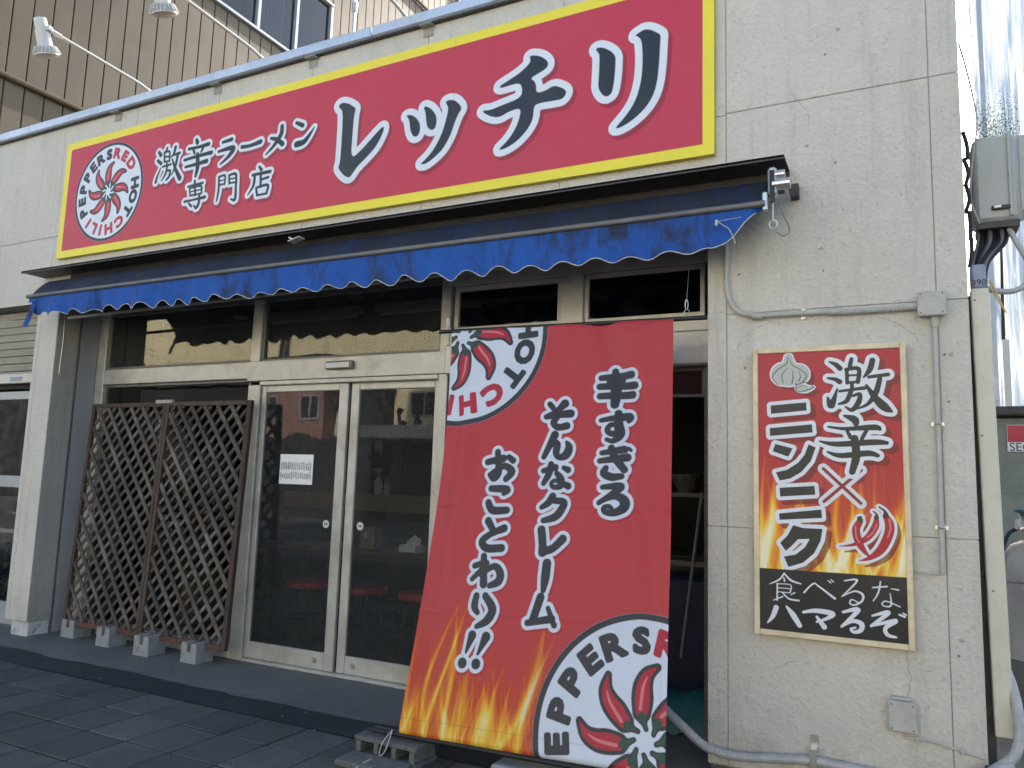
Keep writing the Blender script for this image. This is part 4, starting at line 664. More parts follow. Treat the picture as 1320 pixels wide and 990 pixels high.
# ================================================================ BANNER
BW, BH = 1.41, 2.28
TL, TR, BR, BL = map(np.array, ((-2.513, 4.1, 2.388), (-1.104, 4.1, 2.376), (-.972, 3.51, .182), (-2.377, 3.51, .133)))
BN = thing('banner', 'large red cloth banner with flames, badges and white edged lettering in front of the doorway', 'banner', (-1.74, 3.8, .14))
nx, ny = 300, 480; u = np.linspace(0, BW, nx); v = np.linspace(0, BH, ny); UU, VV = np.meshgrid(u, v)
art = Art(UU, VV)
for s_ in ART['ban']: art.stroke('txt', [(a, b_, r*1.42) for a, b_, r in s_], pad=.08)
t_i = art.d.pop('txt')
s2 = Art(art.U-.010, art.V+.012)
for s_ in ART['ban']: s2.stroke('a', [(a, b_, r*1.42+.018) for a, b_, r in s_], pad=.05)
logo(art, .0868, 2.2245, .572); logo(art, 1.3134, .1354, .556)
art.d['ink'] = np.minimum(art.f('ink'), t_i); art.d['white'] = np.minimum(art.f('white'), t_i-.019); art.d['shadow'] = s2.f('a')
colr = flames(art.U, art.V, .85, 5, .80, (.57, .052, .060), n=15, A0=.95)
fade = np.clip((art.U-.68)/.2, 0, 1)[:, None]; colr = colr*(1-fade)+np.array((.57, .052, .060))*fade
art.d['stitch'] = np.minimum.reduce([np.abs(art.V-.085), np.abs(art.V-(BH-.075)), np.abs(art.U-(BW-.03)), np.abs(art.U-.03)])-.0012
lay = layers((.50, .03, .055), (.32, .02, .035), white=(.74, .79, .88), ink=(.045, .047, .052), extra=[('stitch', (.12, .03, .03), .5)], sa=.55)
m = printed('printed_banner_cloth', lay, base_attr='print_base', rough=.48, trans=.18, edge=.0022)
s, tt = UU/BW, VV/BH; s_ = s[..., None]; t_ = tt[..., None]
P = (BL*(1-s_)+BR*s_)*(1-t_)+(TL*(1-s_)+TR*s_)*t_
P[..., 0] += .045*np.sin(np.pi*np.clip(tt, 0, 1)**1.3)*(1-s)**3
drop = 1-tt
P[..., 1] += -.014*np.sin(s*3.1*2+.8)*np.sin(np.pi*tt)-.036*np.exp(-((s-.08-.06*tt)/.05)**2)*np.sin(np.pi*tt)**.7+.026*np.exp(-((s-.93+.14*tt)/.045)**2)*tt*(1-tt)*4+.026*np.exp(-((s+.55*tt-1.25)/.05)**2)*tt+.004*np.sin(9*s+4*tt)*np.sin(np.pi*tt)
P[..., 1] += .05*np.sin(np.pi*tt)*.6
P[..., 1] += .0035*np.sin(23*s+5*tt)*np.clip((tt-.8)*5, 0, 1)+.006*np.sin(11*s-6*tt+1)*np.sin(np.pi*tt)*(.5+.5*np.sin(5*tt+3*s))-.003*np.exp(-((tt-.52)/.004)**2)-.003*np.exp(-((tt-.27)/.004)**2)
hem = np.clip(1-VV/.03, 0, 1); P[..., 1] += hem**2*.02; hem2 = np.clip(1-(BH-VV)/.03, 0, 1); P[..., 1] += hem2**2*.02
print_mesh('banner_cloth', P, art, ORDER+['stitch'], m, BN, colr)
PT = tag(MB().tube([(-2.615, 4.118, 2.383), (-.925, 4.118, 2.362)], .0125, 12).build('banner_pole', 'black'), 'black pole through the top hem of the red banner', 'pole')
PB = MB(); PB.tube([(-2.58, 3.53, .128), (-.80, 3.53, .165)], .0125, 10); PB.tube([(-2.50, 3.565, .112), (-.80, 3.565, .15)], .011, 10)
tag(PB.build('weight_pole', 'black'), 'pair of black poles along the bottom hem of the banner on the cinder block', 'pole')
for x, z1 in ((-2.553, 2.70), (-1.035, 2.80)):
    mb = MB(); mb.tube([(x, 4.11, 2.45), (x+.01 if x < -2 else x, 4.2 if x > -2 else 4.25, z1)], .0016, 5)
    mb.tube([(x+.008*math.sin(a), 4.112, 2.44-.0+.028*math.cos(a)) for a in np.linspace(0, 6.28, 16)], .0022, 5)
    mb.tube([(x+.014*math.sin(a), 4.118, 2.398+.016*math.cos(a)) for a in np.linspace(0, 6.28, 16)], .0022, 5)
    tag(mb.build('hanging_wire', 'steel'), 'hanging wire and ring holding the %s end of the black banner pole' % ('left' if x < -2 else 'right'), 'wire', 'wires holding the banner pole')
# cinder blocks
def cinder(x, y, z, L, h, d, rz, label):
    t = thing('cinder_block', label, 'concrete block', (x, y, z)); mb = MB(); o = Vector((x, y, z)); c, s = math.cos(rz), math.sin(rz)
    bars = [(-L/2, -L/2+.03, 0, h), (L/2-.03, L/2, 0, h)]; hw = (L-.15)/3
    cells = [(-L/2+.045+k*(hw+.03), -L/2+.045+k*(hw+.03)+hw) for k in range(3)]
    xsq = [-L/2+.012]+[q for cc in cells for q in cc]+[L/2-.012]
    for k in range(0, len(xsq), 2): mb.box(xsq[k], xsq[k+1], 0, d, .024, h-.024, .003)
    mb.box(-L/2, L/2, 0, d, 0, .0235, .004); mb.box(-L/2, L/2, 0, d, h-.0235, h, .004)
    mb.v = [(x+p[0]*c-p[1]*s, y+p[0]*s+p[1]*c, z+p[2]) for p in mb.v]; mb.build('block_body', 'cinder', t)
    m2 = MB(); m2.box(-L/2+.014, L/2-.014, d-.02, d-.002, .02, h-.02); m2.v = [(x+p[0]*c-p[1]*s, y+p[0]*s+p[1]*c, z+p[2]) for p in m2.v]; m2.build('block_web', 'cinder', t)
    return t
cinder(-2.43, 3.47, .0, .40, .105, .19, -.03, 'dark hollow cinder block with three holes holding down the banner\'s left bottom corner')
mb = MB(); mb.box(-1.83, -1.47, 3.5, 3.66, 0, .095, .012); tag(mb.build('paving_block', 'conc'), 'pale concrete block half hidden under the banner\'s bottom edge', 'concrete block')
mb = MB(); mb.box(-2.62, -2.25, 3.30, 3.46, 0, .035, .01); tag(mb.build('stone_slab', 'cinder'), 'flat grey stone slab on the paving before the cinder block', 'slab')
mb = MB(); mb.tube(smooth_path([(-2.42, 3.52, .15), (-2.43, 3.46, .11), (-2.45, 3.46, .06), (-2.46, 3.462, .02), (-2.45, 3.36, .04), (-2.47, 3.29, .02)]), .0028, 6); mb.tube(smooth_path([(-2.42, 3.52, .15), (-2.40, 3.455, .10), (-2.42, 3.455, .055), (-2.45, 3.46, .03)]), .0028, 6)
tag(mb.build('string', 'cloth_edge'), 'pale string tying the bottom poles to the cinder block', 'string')
# ================================================================ LATTICE FENCE
LF = thing('lattice_fence', 'weathered dark brown wooden lattice screen leaning on the left window', 'lattice fence', (-5.56, 4.5, .11))
def lz(x, z, off=0):  # leaning plane
    t_ = (z-.11)/1.92; return (x, 4.455+.085*t_+off, z)
X = [-6.535, -5.572, -4.603]; zb_, zt_ = .115, 2.03
for a, b_ in ((X[0], X[0]+.035), (X[1]-.036, X[1]-.002), (X[1]+.002, X[1]+.036), (X[2]-.045, X[2])):
    mb = MB(); mb.obox(lz((a+b_)/2, (zb_+zt_)/2), ((b_-a)/2, 0, 0), (0, .019, 0), Vector(lz(0, zt_))*.5-Vector(lz(0, zb_))*.5, .003); mb.build('post', 'wood_frame', LF)
for a, b_ in ((X[0]+.037, X[1]-.038), (X[1]+.038, X[2]-.047)):
    MB().obox(lz((a+b_)/2, zt_-.018), ((b_-a)/2, 0, 0), (0, .017, 0), (0, 0, .018), .003).build('top_rail', 'wood_frame', LF)
    MB().obox(lz((a+b_)/2, zb_+.02), ((b_-a)/2, 0, 0), (0, .017, 0), (0, 0, .02), .003).build('bottom_rail', 'wood_red', LF)
    z0, z1 = zb_+.04, zt_-.036
    for dr, off, sp, slope in ((1, .007, .108, .98), (-1, -.007, .150, .76)):
        c = a-(z1-z0)+.03 if dr < 0 else a+.03
        c = -3.0
        k0 = int(math.floor((a-(z1-z0)-1)/sp)) if dr > 0 else int(math.floor((a-1)/sp))
        for k in range(k0, k0+90):
            q = k*sp+(.05 if dr > 0 else .02)+a*0     # x at z0
            sl_ = slope*dr                               # dx/dz
            pts = []
            xa_, xb_ = q, q+sl_*(z1-z0)
            lo, hi = 0.0, 1.0
            dx = xb_-xa_
            t0, t1 = sorted(((a-xa_)/dx, (b_-xa_)/dx)); lo, hi = max(0, t0), min(1, t1)
            if hi-lo < .02: continue
            A = Vector(lz(xa_+dx*lo, z0+(z1-z0)*lo, off)); C = Vector(lz(xa_+dx*hi, z0+(z1-z0)*hi, off)); d = (C-A); L = d.length; d.normalize()
            nrm = Vector((0, -1, .045)).normalized(); sd_ = d.cross(nrm).normalized()
            MB().obox((A+C)/2, sd_*(.0170 if dr < 0 else .0125), nrm*.0055, d*(L/2)).build('slat', 'wood', LF)
mb = MB(); mb.obox(lz(-5.60, 2.035, -.012), (.10, 0, 0), (0, .012, 0), (0, 0, .014)); mb.build('joining_plate', 'stucco_side', LF)
BPOS = [(-6.445, 4.43), (-5.915, 4.38), (-5.395, 4.335), (-4.895, 4.36)]
lab = ['footing block left of the others near the pillar under the lattice', 'second footing block from the pillar under the left lattice panel', 'cracked footing block under the lattice\'s middle post', 'footing block under the lattice nearest to the sliding door']
for k, (x, y) in enumerate(BPOS):
    t = thing('fence_block', 'grey slotted concrete '+lab[k], 'concrete block', (x, y, 0), 'slotted concrete blocks under the lattice fence')
    mb = MB(); w2, h, d, g_ = .086, .158, .17, .02
    # tapered block with a slot cut in the top
    prof = [(-w2, 0), (w2, 0), (w2*.93, h), (g_, h), (g_, h-.068), (-g_, h-.068), (-g_, h), (-w2*.93, h)]
    vs = [(x+a, y, b_) for a, b_ in prof]+[(x+a, y+d, b_) for a, b_ in prof]; m_ = len(prof)
    mb.add(vs, [tuple(range(m_)), tuple(range(2*m_-1, m_-1, -1))]+[(i, i+m_, (i+1) % m_+m_, (i+1) % m_) for i in range(m_)])
    ob = mb.build('block_body', 'conc', t)
    bv = ob.modifiers.new('bevel', 'BEVEL'); bv.width = .005; bv.segments = 2
    if k == 2: MB().tube([(x-.045, y-.0012, .03), (x-.03, y-.0012, .05), (x-.02, y-.0012, .085)], .0022, 5).build('crack', 'black', t)
    ob.rotation_euler = (0, 0, random.uniform(-.03, .03))
# ================================================================ PIER FITTINGS
def jbox(name, label, x0, x1, z0, z1, d, hub=False):
    t = thing(name, label, 'electrical box', ((x0+x1)/2, 4.2, z0)); yf = 4.25-d
    mb = MB(); mb.box(x0+.006, x1-.006, yf+.016, 4.249, z0+.006, z1-.006, .006); mb.build('box_body', 'pvc', t)
    mb = MB(); mb.box(x0, x1, yf, yf+.018, z0, z1, .006); lid = mb.build('lid', 'pvc', t)
    for a in (x0+.016, x1-.016):
        for c in (z0+.016, z1-.016): MB().cyl((a, yf+.001, c), (a, yf-.002, c), .0045, 8).build('screw', 'alu_dark', lid)
    return t
jbox('junction_box', 'square grey conduit junction box above the right corner of the garlic sign', .078, .203, 2.312, 2.436, .07)
sb = jbox('small_box', 'grey weatherproof box low on the pier above the flexible conduit', -.102, .021, .352, .492, .05)
mb = MB(); mb.box(-.085, .0, 4.205, 4.248, .494, .508, .004); mb.build('box_rim', 'pvc', sb)
CD = thing('conduit', 'rigid grey conduit running from the awning down to the junction box', 'conduit', (-.5, 4.23, 2.36))
MB().tube(smooth_path([(-6.70, 4.40, 2.83), (-6.66, 4.34, 2.80), (-6.5, 4.33, 2.795), (-4, 4.33, 2.815), (-1.0, 4.30, 2.83), (-.92, 4.23, 2.835), (-.87, 4.222, 2.82), (-.845, 4.222, 2.76), (-.843, 4.222, 2.60), (-.835, 4.222, 2.50), (-.79, 4.222, 2.415), (-.72, 4.222, 2.385), (-.64, 4.222, 2.376)], 8), .0145, 12).build('pipe', 'pvc', CD, True)
MB().tube([(-.64, 4.222, 2.376), (-.27, 4.222, 2.372)], .0125, 12).build('pipe', 'pvc', CD, True)
mb = MB(); n = 57
mb._lathe(Vector((0, 0, 0)), [(.013 if k % 2 else .0165, k*.0055) for k in range(n)], 12, 0); mb.v = [(-.27+p[2], 4.222+p[0], 2.368+p[1]) for p in mb.v]; mb.build('flexible_section', 'pvc', CD)
for x in (-.68, -.30, .055): MB().cyl((x-.028, 4.222, 2.373), (x+.028, 4.222, 2.373), .019, 14).build('coupling', 'pvc', CD, True)
for x in (-.45,): MB().tube([(x+.0, 4.222+.0175*math.sin(a)-.0, 2.373+.0175*math.cos(a)) for a in np.linspace(0, 6.28, 18)], .004, 6).build('clamp', 'steel', CD)
MB().box(-.46, -.44, 4.235, 4.249, 2.345, 2.40).build('clamp_foot', 'steel', CD)
CV = thing('downpipe_conduit', 'vertical grey conduit dropping from the junction box beside the garlic sign', 'conduit', (.15, 4.23, 1.1))
MB().tube(smooth_path([(.152, 4.222, 2.315), (.152, 4.222, 2.0), (.150, 4.222, 1.5), (.147, 4.222, 1.14), (.147, 4.224, 1.10)], 4), .0125, 12).build('pipe', 'pvc', CV, True)
MB().cyl((.152, 4.222, 2.312), (.152, 4.222, 2.262), .018, 14).build('coupling', 'pvc', CV, True)
for z in (1.79, 1.30):
    mb = MB(); mb.tube([(.150+.016*math.sin(a), 4.222+.016*math.cos(a), z) for a in np.linspace(0, 6.28, 16)], .004, 6); mb.box(.122, .178, 4.236, 4.249, z-.008, z+.008); mb.build('clamp', 'steel', CV)
MB().tube(smooth_path([(.147, 4.225, 1.10), (.135, 4.228, 1.088), (.09, 4.235, 1.084), (.03, 4.24, 1.092)]), .0055, 8).build('cable', 'pvc', CV)
MB().tube(smooth_path([(-.03, 4.235, .355), (-.028, 4.235, .335), (-.01, 4.238, .325), (.08, 4.238, .325), (.29, 4.24, .285)]), .0065, 8).build('cable', 'pvc', sb)
for x, z in ((.02, .324), (.20, .305)): MB().box(x-.008, x+.008, 4.226, 4.249, z-.014, z+.014, .002).build('cable_clip', 'pvc', sb)
HZ = thing('flexible_conduit', 'thick grey flexible conduit sagging along the foot of the pier', 'conduit', (-.4, 4.2, .15))
hp = smooth_path([(-1.9, 4.55, .36), (-1.45, 4.45, .33), (-1.25, 4.33, .285), (-1.08, 4.23, .21), (-.95, 4.215, .13), (-.80, 4.215, .112), (-.6, 4.215, .135), (-.43, 4.215, .155), (-.2, 4.215, .150), (.05, 4.215, .155), (.22, 4.21, .20), (.33, 4.21, .26), (.405, 4.22, .34), (.425, 4.26, .46), (.41, 4.33, .60), (.37, 4.38, .72)], 14)
MB().tube(hp, [.0225+.0016*(k % 2) for k in range(len(hp))], 12).build('hose', 'mesh_hose', HZ)
mb = MB(); mb.box(-.447, -.415, 4.185, 4.19, .11, .215, .001); mb.box(-.447, -.415, 4.19, 4.249, .205, .215); mb.box(-.45, -.412, 4.24, 4.249, .21, .27, .001); mb.build('strap', 'steel', HZ)
mb = MB(); mb.tube(smooth_path([(.10, 4.19, -.02), (.14, 4.18, .12), (.22, 4.17, .21), (.31, 4.17, .26), (.39, 4.19, .29)]), .017, 10); tag(mb.build('hose_loop', 'mesh_hose'), 'short grey hose looping over the flexible conduit at the pier corner', 'hose')
mb = MB(); mb.tube([(.28+.03*math.cos(a)*.4, 4.2+.034*math.sin(a), .235+.034*math.cos(a)) for a in np.linspace(0, 6.28, 18)], .004, 6); tag(mb.build('cable_tie', 'black'), 'black cable tie round the hoses at the pier corner', 'cable tie')
mb = MB()
for x, z in ((-.32, 3.80), (-.35, 2.60), (.19, 2.13), (-.28, 3.18), (.2, 1.9), (-.75, 2.1), (.2, .72), (-.78, 2.62)):
    mb.cyl((x, 4.2495, z), (x, 4.246, z), .006, 7)
tag(mb.build('wall_plug', 'mortar'), 'old screw plugs dotted over the stucco pier', 'wall plug')
DC = thing('cable_duct', 'long ivory plastic cable duct standing against the right corner', 'cable duct', (.36, 4.33, .36))
mb = MB(); v = []
for z, xo in ((.37, .335), (2.46, .313)): v += [(xo, 4.30, z), (xo+.078, 4.30, z), (xo+.078, 4.365, z), (xo, 4.365, z)]
mb.add(v, [(0, 1, 2, 3), (4, 7, 6, 5), (0, 4, 5, 1), (1, 5, 6, 2), (2, 6, 7, 3), (3, 7, 4, 0)]); ob = mb.build('duct_cover', 'ivory', DC); bv = ob.modifiers.new('bevel', 'BEVEL'); bv.width = .009; bv.segments = 3
for z, x in ((2.40, .33), (1.74, .335), (1.02, .352)): MB().cyl((x, 4.301, z), (x, 4.297, z), .005, 8).build('screw', 'alu_dark', DC)
MB().box(.304, .345, 4.372, 4.40, .1, 2.44).build('dark_gap_filler', 'hood', DC)  # dark strip added to close the bright gap between pier and duct
MX = thing('meter_box', 'rounded grey utility cabinet with cables beyond the building\'s right corner', 'electrical box', (.45, 4.5, 2.85))
mb = MB(); mb.box(.358, .56, 4.44, 4.66, 2.83, 3.285, .022); mb.build('cabinet', 'box', MX, True)
mb = MB(); mb.add([(.562, 4.47, 2.88), (.80, 4.47, 3.02), (.80, 4.47, 3.27), (.562, 4.47, 3.275), (.562, 4.7, 2.88), (.80, 4.7, 3.02), (.80, 4.7, 3.27), (.562, 4.7, 3.275)], [(0, 1, 2, 3), (4, 7, 6, 5), (0, 4, 5, 1), (1, 5, 6, 2), (2, 6, 7, 3), (3, 7, 4, 0)]); mb.build('side_cabinet', 'box', MX)
mb = MB(); mb.box(.507, .525, 4.425, 4.445, 2.85, 3.288, .004); mb.build('front_ridge', 'box', MX)
mb = MB(); mb.box(.43, .515, 4.424, 4.438, 2.885, 2.907, .004); mb.build('latch_recess', 'hood', MX)
mb = MB(); mb.box(.438, .472, 4.412, 4.424, 2.888, 2.904, .003); mb.build('latch', 'steel', MX)
mb = MB(); mb.box(.37, .55, 4.45, 4.65, 2.80, 2.832); mb.build('gland_plate', 'hood', MX)
CB = thing('cable_bundle', 'bundle of dark cables dropping from the grey cabinet into the ivory duct', 'cables', (.36, 4.4, 2.5))
for k in range(8):
    x = .375+.017*k; MB().tube(smooth_path([(x, 4.5+.02*(k % 3), 2.81), (x-.01, 4.46, 2.72), (.335+.009*k, 4.38+.01*(k % 2), 2.60), (.328+.007*k, 4.34, 2.45)]), .0085+.002*(k % 2), 8).build('cable', 'black' if k % 3 else 'alu_dark', CB, True)
MB().tube(smooth_path([(.50, 4.5, 2.82), (.535, 4.48, 2.72), (.575, 4.45, 2.60), (.565, 4.42, 2.50), (.50, 4.40, 2.455), (.42, 4.38, 2.46), (.37, 4.36, 2.48)], 8), .014, 10).build('thick_cable', 'mesh_hose', CB, True)
MB().tube(smooth_path([(.375, 4.42, 2.82), (.34, 4.40, 2.95), (.355, 4.42, 3.15), (.39, 4.5, 3.4), (.36, 4.55, 3.7), (.33, 4.6, 3.9)], 6), .005, 6).build('thin_cable', 'mesh_hose', CB)
for k in range(5):
    z = 2.58+.14*k; MB().tube(smooth_path([(.318+.012*math.sin(k*2), 4.36, z), (.330, 4.355, z+.07), (.322+.01*math.cos(k), 4.36, z+.15)]), .010, 6).build('sleeve', 'black', CB)
tp = MB().box(.318, .385, 4.318, 4.40, 2.462, 2.585, .012).build('tape_wrap', 'tape', CB)
lettering('tape_number', '390', .042, lambda x, y, d: (.352+x, 4.3165-d, 2.49+y), 'navy', CB)
mb = MB(); mb.tube([(.40, 4.33, 2.50), (.46, 4.32, 2.33)], [.006, .003], 5); mb.tube([(.395, 4.33, 2.47), (.455, 4.33, 2.34)], [.004, .002], 5); tag(mb.build('bamboo_splinter', 'straw'), 'split straw coloured stick poking out above the ivory duct', 'stick')
# alley beyond the corner ---------------------------------------------------
CW = thing('corrugated_wall', 'tall glaring white corrugated sheeting closing the alley at right', 'wall', (2.2, 11, 0))
for q in range(9):
    x0 = .93+q*.62; rows = []
    n = 48
    for z in (0, 2, 4, 6, 8.5): rows.append([(x0+.61*i/n+.03*math.sin(z*1.3+q), 11.0+.022*math.sin(i*2*math.pi/6)+.03*q % .05+.02*math.sin(z+q), z) for i in range(n+1)])
    mb = MB(); mb.grid(rows); ob = mb.build('sheet', 'corr', CW, True)
    so_ = ob.modifiers.new('t', 'SOLIDIFY'); so_.thickness = .004
for x in (1.0, 1.62): MB().box(x, x+.05, 10.9, 10.95, 0, 8.6).build('stud', 'white_alu', CW)
CBN = thing('alley_cabinet', 'grey green steel cabinet in the alley behind the gas cylinder', 'cabinet', (1.2, 7.2, 0))
mb = MB(); mb.box(.62, 2.4, 7.0, 7.6, 0, 2.06, .01); mb.build('cabinet_body', 'green_box', CBN)
mb = MB(); mb.box(.55, 2.5, 6.9, 7.7, 2.07, 2.14, .01); mb.build('cabinet_top', 'hood', CBN)
SP = thing('security_plate', 'red and white security company plate on the grey green cabinet', 'sign', (.85, 6.99, 1.8))
MB().box(.708, 1.0, 6.985, 6.997, 1.80, 2.005, .002).build('plate', 'white_paint', SP)
MB().box(.712, .996, 6.982, 6.9845, 1.872, 2.0).build('red_field', 'red_paint', SP)
lettering('plate_lettering', 'SECOM', .088, lambda x, y, d: (.712+.148+x*.98, 6.9835-d, 1.832+y), 'navy', SP)
def cylinder(x, y, label):
    t = thing('gas_cylinder', label, 'gas cylinder', (x, y, 0))
    MB().lathe((x, y, 0), [(.17, .02), (.185, .06), (.185, .44), (.187, .45)], 28).build('foot_band', 'gas_low', t, True)
    MB().lathe((x, y, 0), [(.184, .452), (.184, .9), (.184, 1.0), (.175, 1.09), (.14, 1.15), (.08, 1.18), (.04, 1.19)], 28).build('cylinder_shell', 'gas', t, True)
    mb = MB(); mb.lathe((x, y, 1.19), [(.03, 0), (.03, .05), (.02, .055), (.02, .11)], 14); mb.cyl((x-.11, y-.10, 1.27), (x+.05, y-.02, 1.26), .018, 10); mb.cyl((x-.07, y-.12, 1.27), (x-.07, y-.05, 1.36), .02, 10); mb.cyl((x-.10, y-.15, 1.26), (x-.03, y-.15, 1.28), .028, 12); mb.cyl((x-.08, y-.04, 1.25), (x-.08, y+.02, 1.30), .026, 10); v_ = mb.build('valve', 'steel', t, True)
    mb = MB(); mb.lathe((x-.07, y-.08, 1.36), [(.045, 0), (.05, .008), (.045, .018)], 10); mb.build('hand_wheel', 'teal', v_)
    MB().tube(smooth_path([(x-.09, y-.03, 1.26), (x-.15, y-.05, 1.22), (x-.185, y-.03, 1.1), (x-.19, y, .95)]), .012, 8).build('gas_hose', 'navy', t, True)
    return t
gc = cylinder(.735, 6.0, 'silver gas cylinder with faded red stencil beyond the ivory duct')
for txt, z, s_ in (('LPガス', .70, .12), ('25', .585, .12), ('h.ac', .80, .05)):
    lettering('stencil', txt, s_, lambda x, y, d: (.76+.1855*math.sin(x/.185-.52), 6.0-(.1855+d)*math.cos(x/.185-.52), z+y), 'pink_print', gc)
mb = MB(); mb.tube([(.55, 5.81, .93), (.94, 5.81, .93)], .006, 6); tag(mb.build('cylinder_chain', 'alu_dark'), 'thin rusty retaining rod across the gas cylinder', 'rod')
mb = MB(); mb.box(.9, .96, 8.9, 9.0, 0, 3.0); mb.box(.62, .82, 8.6, 8.9, 2.35, 2.6, .02); tag(mb.build('outdoor_unit', 'white_pl'), 'small pale outdoor unit high in the alley behind the cabinet', 'outdoor unit')
tw = MB()
for k in range(3500):
    a = random.uniform(0, 6.28); r = random.random()**.5; p = (.99+.24*r*math.cos(a), 9.6+.3*math.sin(a)*r, 5.35+random.gauss(0, .22)); s = random.uniform(.012, .026)
    d1_ = Vector((random.gauss(0, 1), random.gauss(0, 1), random.gauss(0, 1))).normalized(); d2_ = d1_.orthogonal().normalized()
    tw.add([Vector(p), Vector(p)+d1_*s, Vector(p)+d1_*s*.5+d2_*s*.6], [(0, 1, 2)])
t = thing('alley_shrub', 'sparse dry climbing shrub above the grey cabinet in the alley', 'shrub', (1.0, 9.6, 0)); tw.build('foliage', 'leaf', t)
MB().tube([(1.0, 9.6, 0), (.98, 9.6, 3), (1.03, 9.6, 5.4)], [.03, .02, .006], 7).build('stem', 'bark', t)
# ================================================================ FLOODLIGHTS ON THE PARAPET
def flood(x, label, dz=0, yh=3.33):
    t = thing('sign_floodlight', label, 'floodlight', (x, 4.25, 4.71), 'arm floodlights over the sign')
    MB().tube(smooth_path([(x, 4.36, 4.72), (x, 4.20, 4.73), (x, 4.10, 4.745), (x, 3.8, 4.76), (x, yh+.05, 4.78+dz)]), .0125, 10).build('arm', 'white_pl', t, True)
    mb = MB(); mb.cyl((x, yh+.09, 4.778+dz), (x, yh, 4.782+dz), .019, 10); mb.box(x-.03, x+.03, yh-.03, yh+.01, 4.765+dz, 4.805+dz, .006); mb.build('joint', 'white_pl', t)
    a = Vector((-.035, .36, -1)).normalized(); c = Vector((x-.045, yh-.055, 4.86+dz)); h_ = MB(); q = lambda s: c+a*s
    h_.tube([q(0), q(.006), q(.09), q(.092), q(.20), q(.205)], [.040, .045, .045, .052, .054, .054], 20); hb = h_.build('lamp_body', 'white_pl', t, True)
    mb = MB(); mb.tube([q(.205), q(.215), q(.262)], [.054, .058, .082], 22)
    u1 = a.orthogonal().normalized(); u2 = a.cross(u1)
    for k in range(22):
        th = 2*math.pi*k/22; d = u1*math.cos(th)+u2*math.sin(th); mb.obox(q(.236)+d*.078, a*.026+d*.011, d.cross(a)*.0022, d*.012)
    mb.build('heat_fins', 'white_pl', t); MB().tube([q(.262), q(.272), q(.285)], [.084, .084, .05], 22).build('lens', 'bulb', t, True)
flood(-5.77, 'white arm floodlight over the left part of the sign, fully visible against brown boards', 0, 3.33)
flood(-4.46, 'second white arm floodlight from the left, its head cut by the photo\'s top edge')
flood(-3.09, 'white floodlight arm rising above the middle of the sign, head out of view')
mb = MB(); mb.tube([(-3.67, 4.36, 4.70), (-3.67, 4.36, 5.6)], .011, 8); mb.tube([(-3.67, 4.36, 4.99), (-3.67, 4.36, 5.07)], .022, 10); mb.tube(smooth_path([(-3.66, 4.34, 5.10), (-3.62, 4.30, 5.05), (-3.66, 4.33, 4.97)]), .007, 6); tag(mb.build('mast', 'steel'), 'thin steel mast with a cable clamp standing on the parapet before brown boards', 'mast')
# ================================================================ SMALL THINGS ON THE SHOPFRONT
SN = thing('door_sensor', 'small dark framed white sensor strip on the beam over the sliding doors', 'sensor', (-3.82, 4.63, 2.29))
MB().box(-3.95, -3.695, 4.605, 4.64, 2.262, 2.325, .006).build('housing', 'alu_dark', SN); MB().box(-3.94, -3.72, 4.60, 4.606, 2.272, 2.312, .002).build('cover', 'white_pl', SN)
NT = thing('paper_notice', 'white paper notice taped to the left sliding door pane', 'notice', (-4.25, 4.71, 1.38))
mb = MB(); mb.grid([[(-4.42+.335*i/6, 4.6935+.002*math.sin(i*1.3), 1.38+.232*j/4) for i in range(7)] for j in range(5)]); mb.build('sheet', 'white_paint', NT)
random.seed(3); mb = MB()
for row in (1.495, 1.425):
    for k in range(17):
        x = -4.405+.0185*k; hgt = random.uniform(.045, .062) if row > 1.45 else random.uniform(.03, .055)
        z = row+hgt
        while z > row: l = random.uniform(.004, .009); mb.box(x, x+random.uniform(.004, .009), 4.6898, 4.6905, z-l, z); z -= l+.003
mb.build('print', 'navy', NT)
# interior furniture
def stool(x, y, label):
    t = thing('stool', label, 'stool', (x, y, 0), 'red topped stools inside the shop')
    MB().lathe((x, y, 0), [(.17, .455), (.195, .465), (.2, .49), (.19, .515), (.12, .525), (.01, .527)], 24).build('seat', 'red_vinyl', t, True)
    for k in range(4):
        a = math.pi/4+k*math.pi/2; MB().tube([(x+.12*math.cos(a), y+.12*math.sin(a), .455), (x+.18*math.cos(a), y+.18*math.sin(a), .012)], .012, 8).build('leg', 'black', t)
    MB().tube([(x+.155*math.cos(a), y+.155*math.sin(a), .2) for a in np.linspace(0, 6.28, 20)], .008, 6).build('foot_ring', 'black', t)
stool(-4.83, 5.6, 'red stool seen through the left sliding door'); stool(-4.21, 5.6, 'red stool seen just right of the door meeting stiles'); stool(-3.62, 5.6, 'red stool beside the banner\'s left edge behind glass')
TB = thing('dining_table', 'long dark wooden table behind the sliding doors', 'table', (-4.7, 6.2, 0))
MB().box(-5.75, -3.2, 5.9, 6.55, .74, .785, .006).build('table_top', 'table', TB)
for x in (-5.68, -3.28):
    for y in (5.95, 6.48): MB().box(x-.03, x+.03, y-.03, y+.03, .012, .74).build('leg', 'table', TB)
CT = thing('counter', 'raised wooden serving counter at the back of the dim shop', 'counter', (-5, 7.3, 0))
MB().box(-6.6, -2.6, 7.1, 7.5, 1.08, 1.26, .006).build('counter_top', 'board', CT); MB().box(-6.6, -2.6, 7.2, 7.45, .012, 1.08).build('counter_front', 'dark_in', CT)
bt = thing('pump_bottle', 'clear pump bottle on the counter behind the right door', 'bottle', (-5.30, 7.2, 1.26))
MB().lathe((-5.30, 7.2, 1.26), [(.045, 0), (.048, .02), (.048, .15), (.02, .19), (.016, .2)], 16).build('bottle_body', 'white_pl', bt, True)
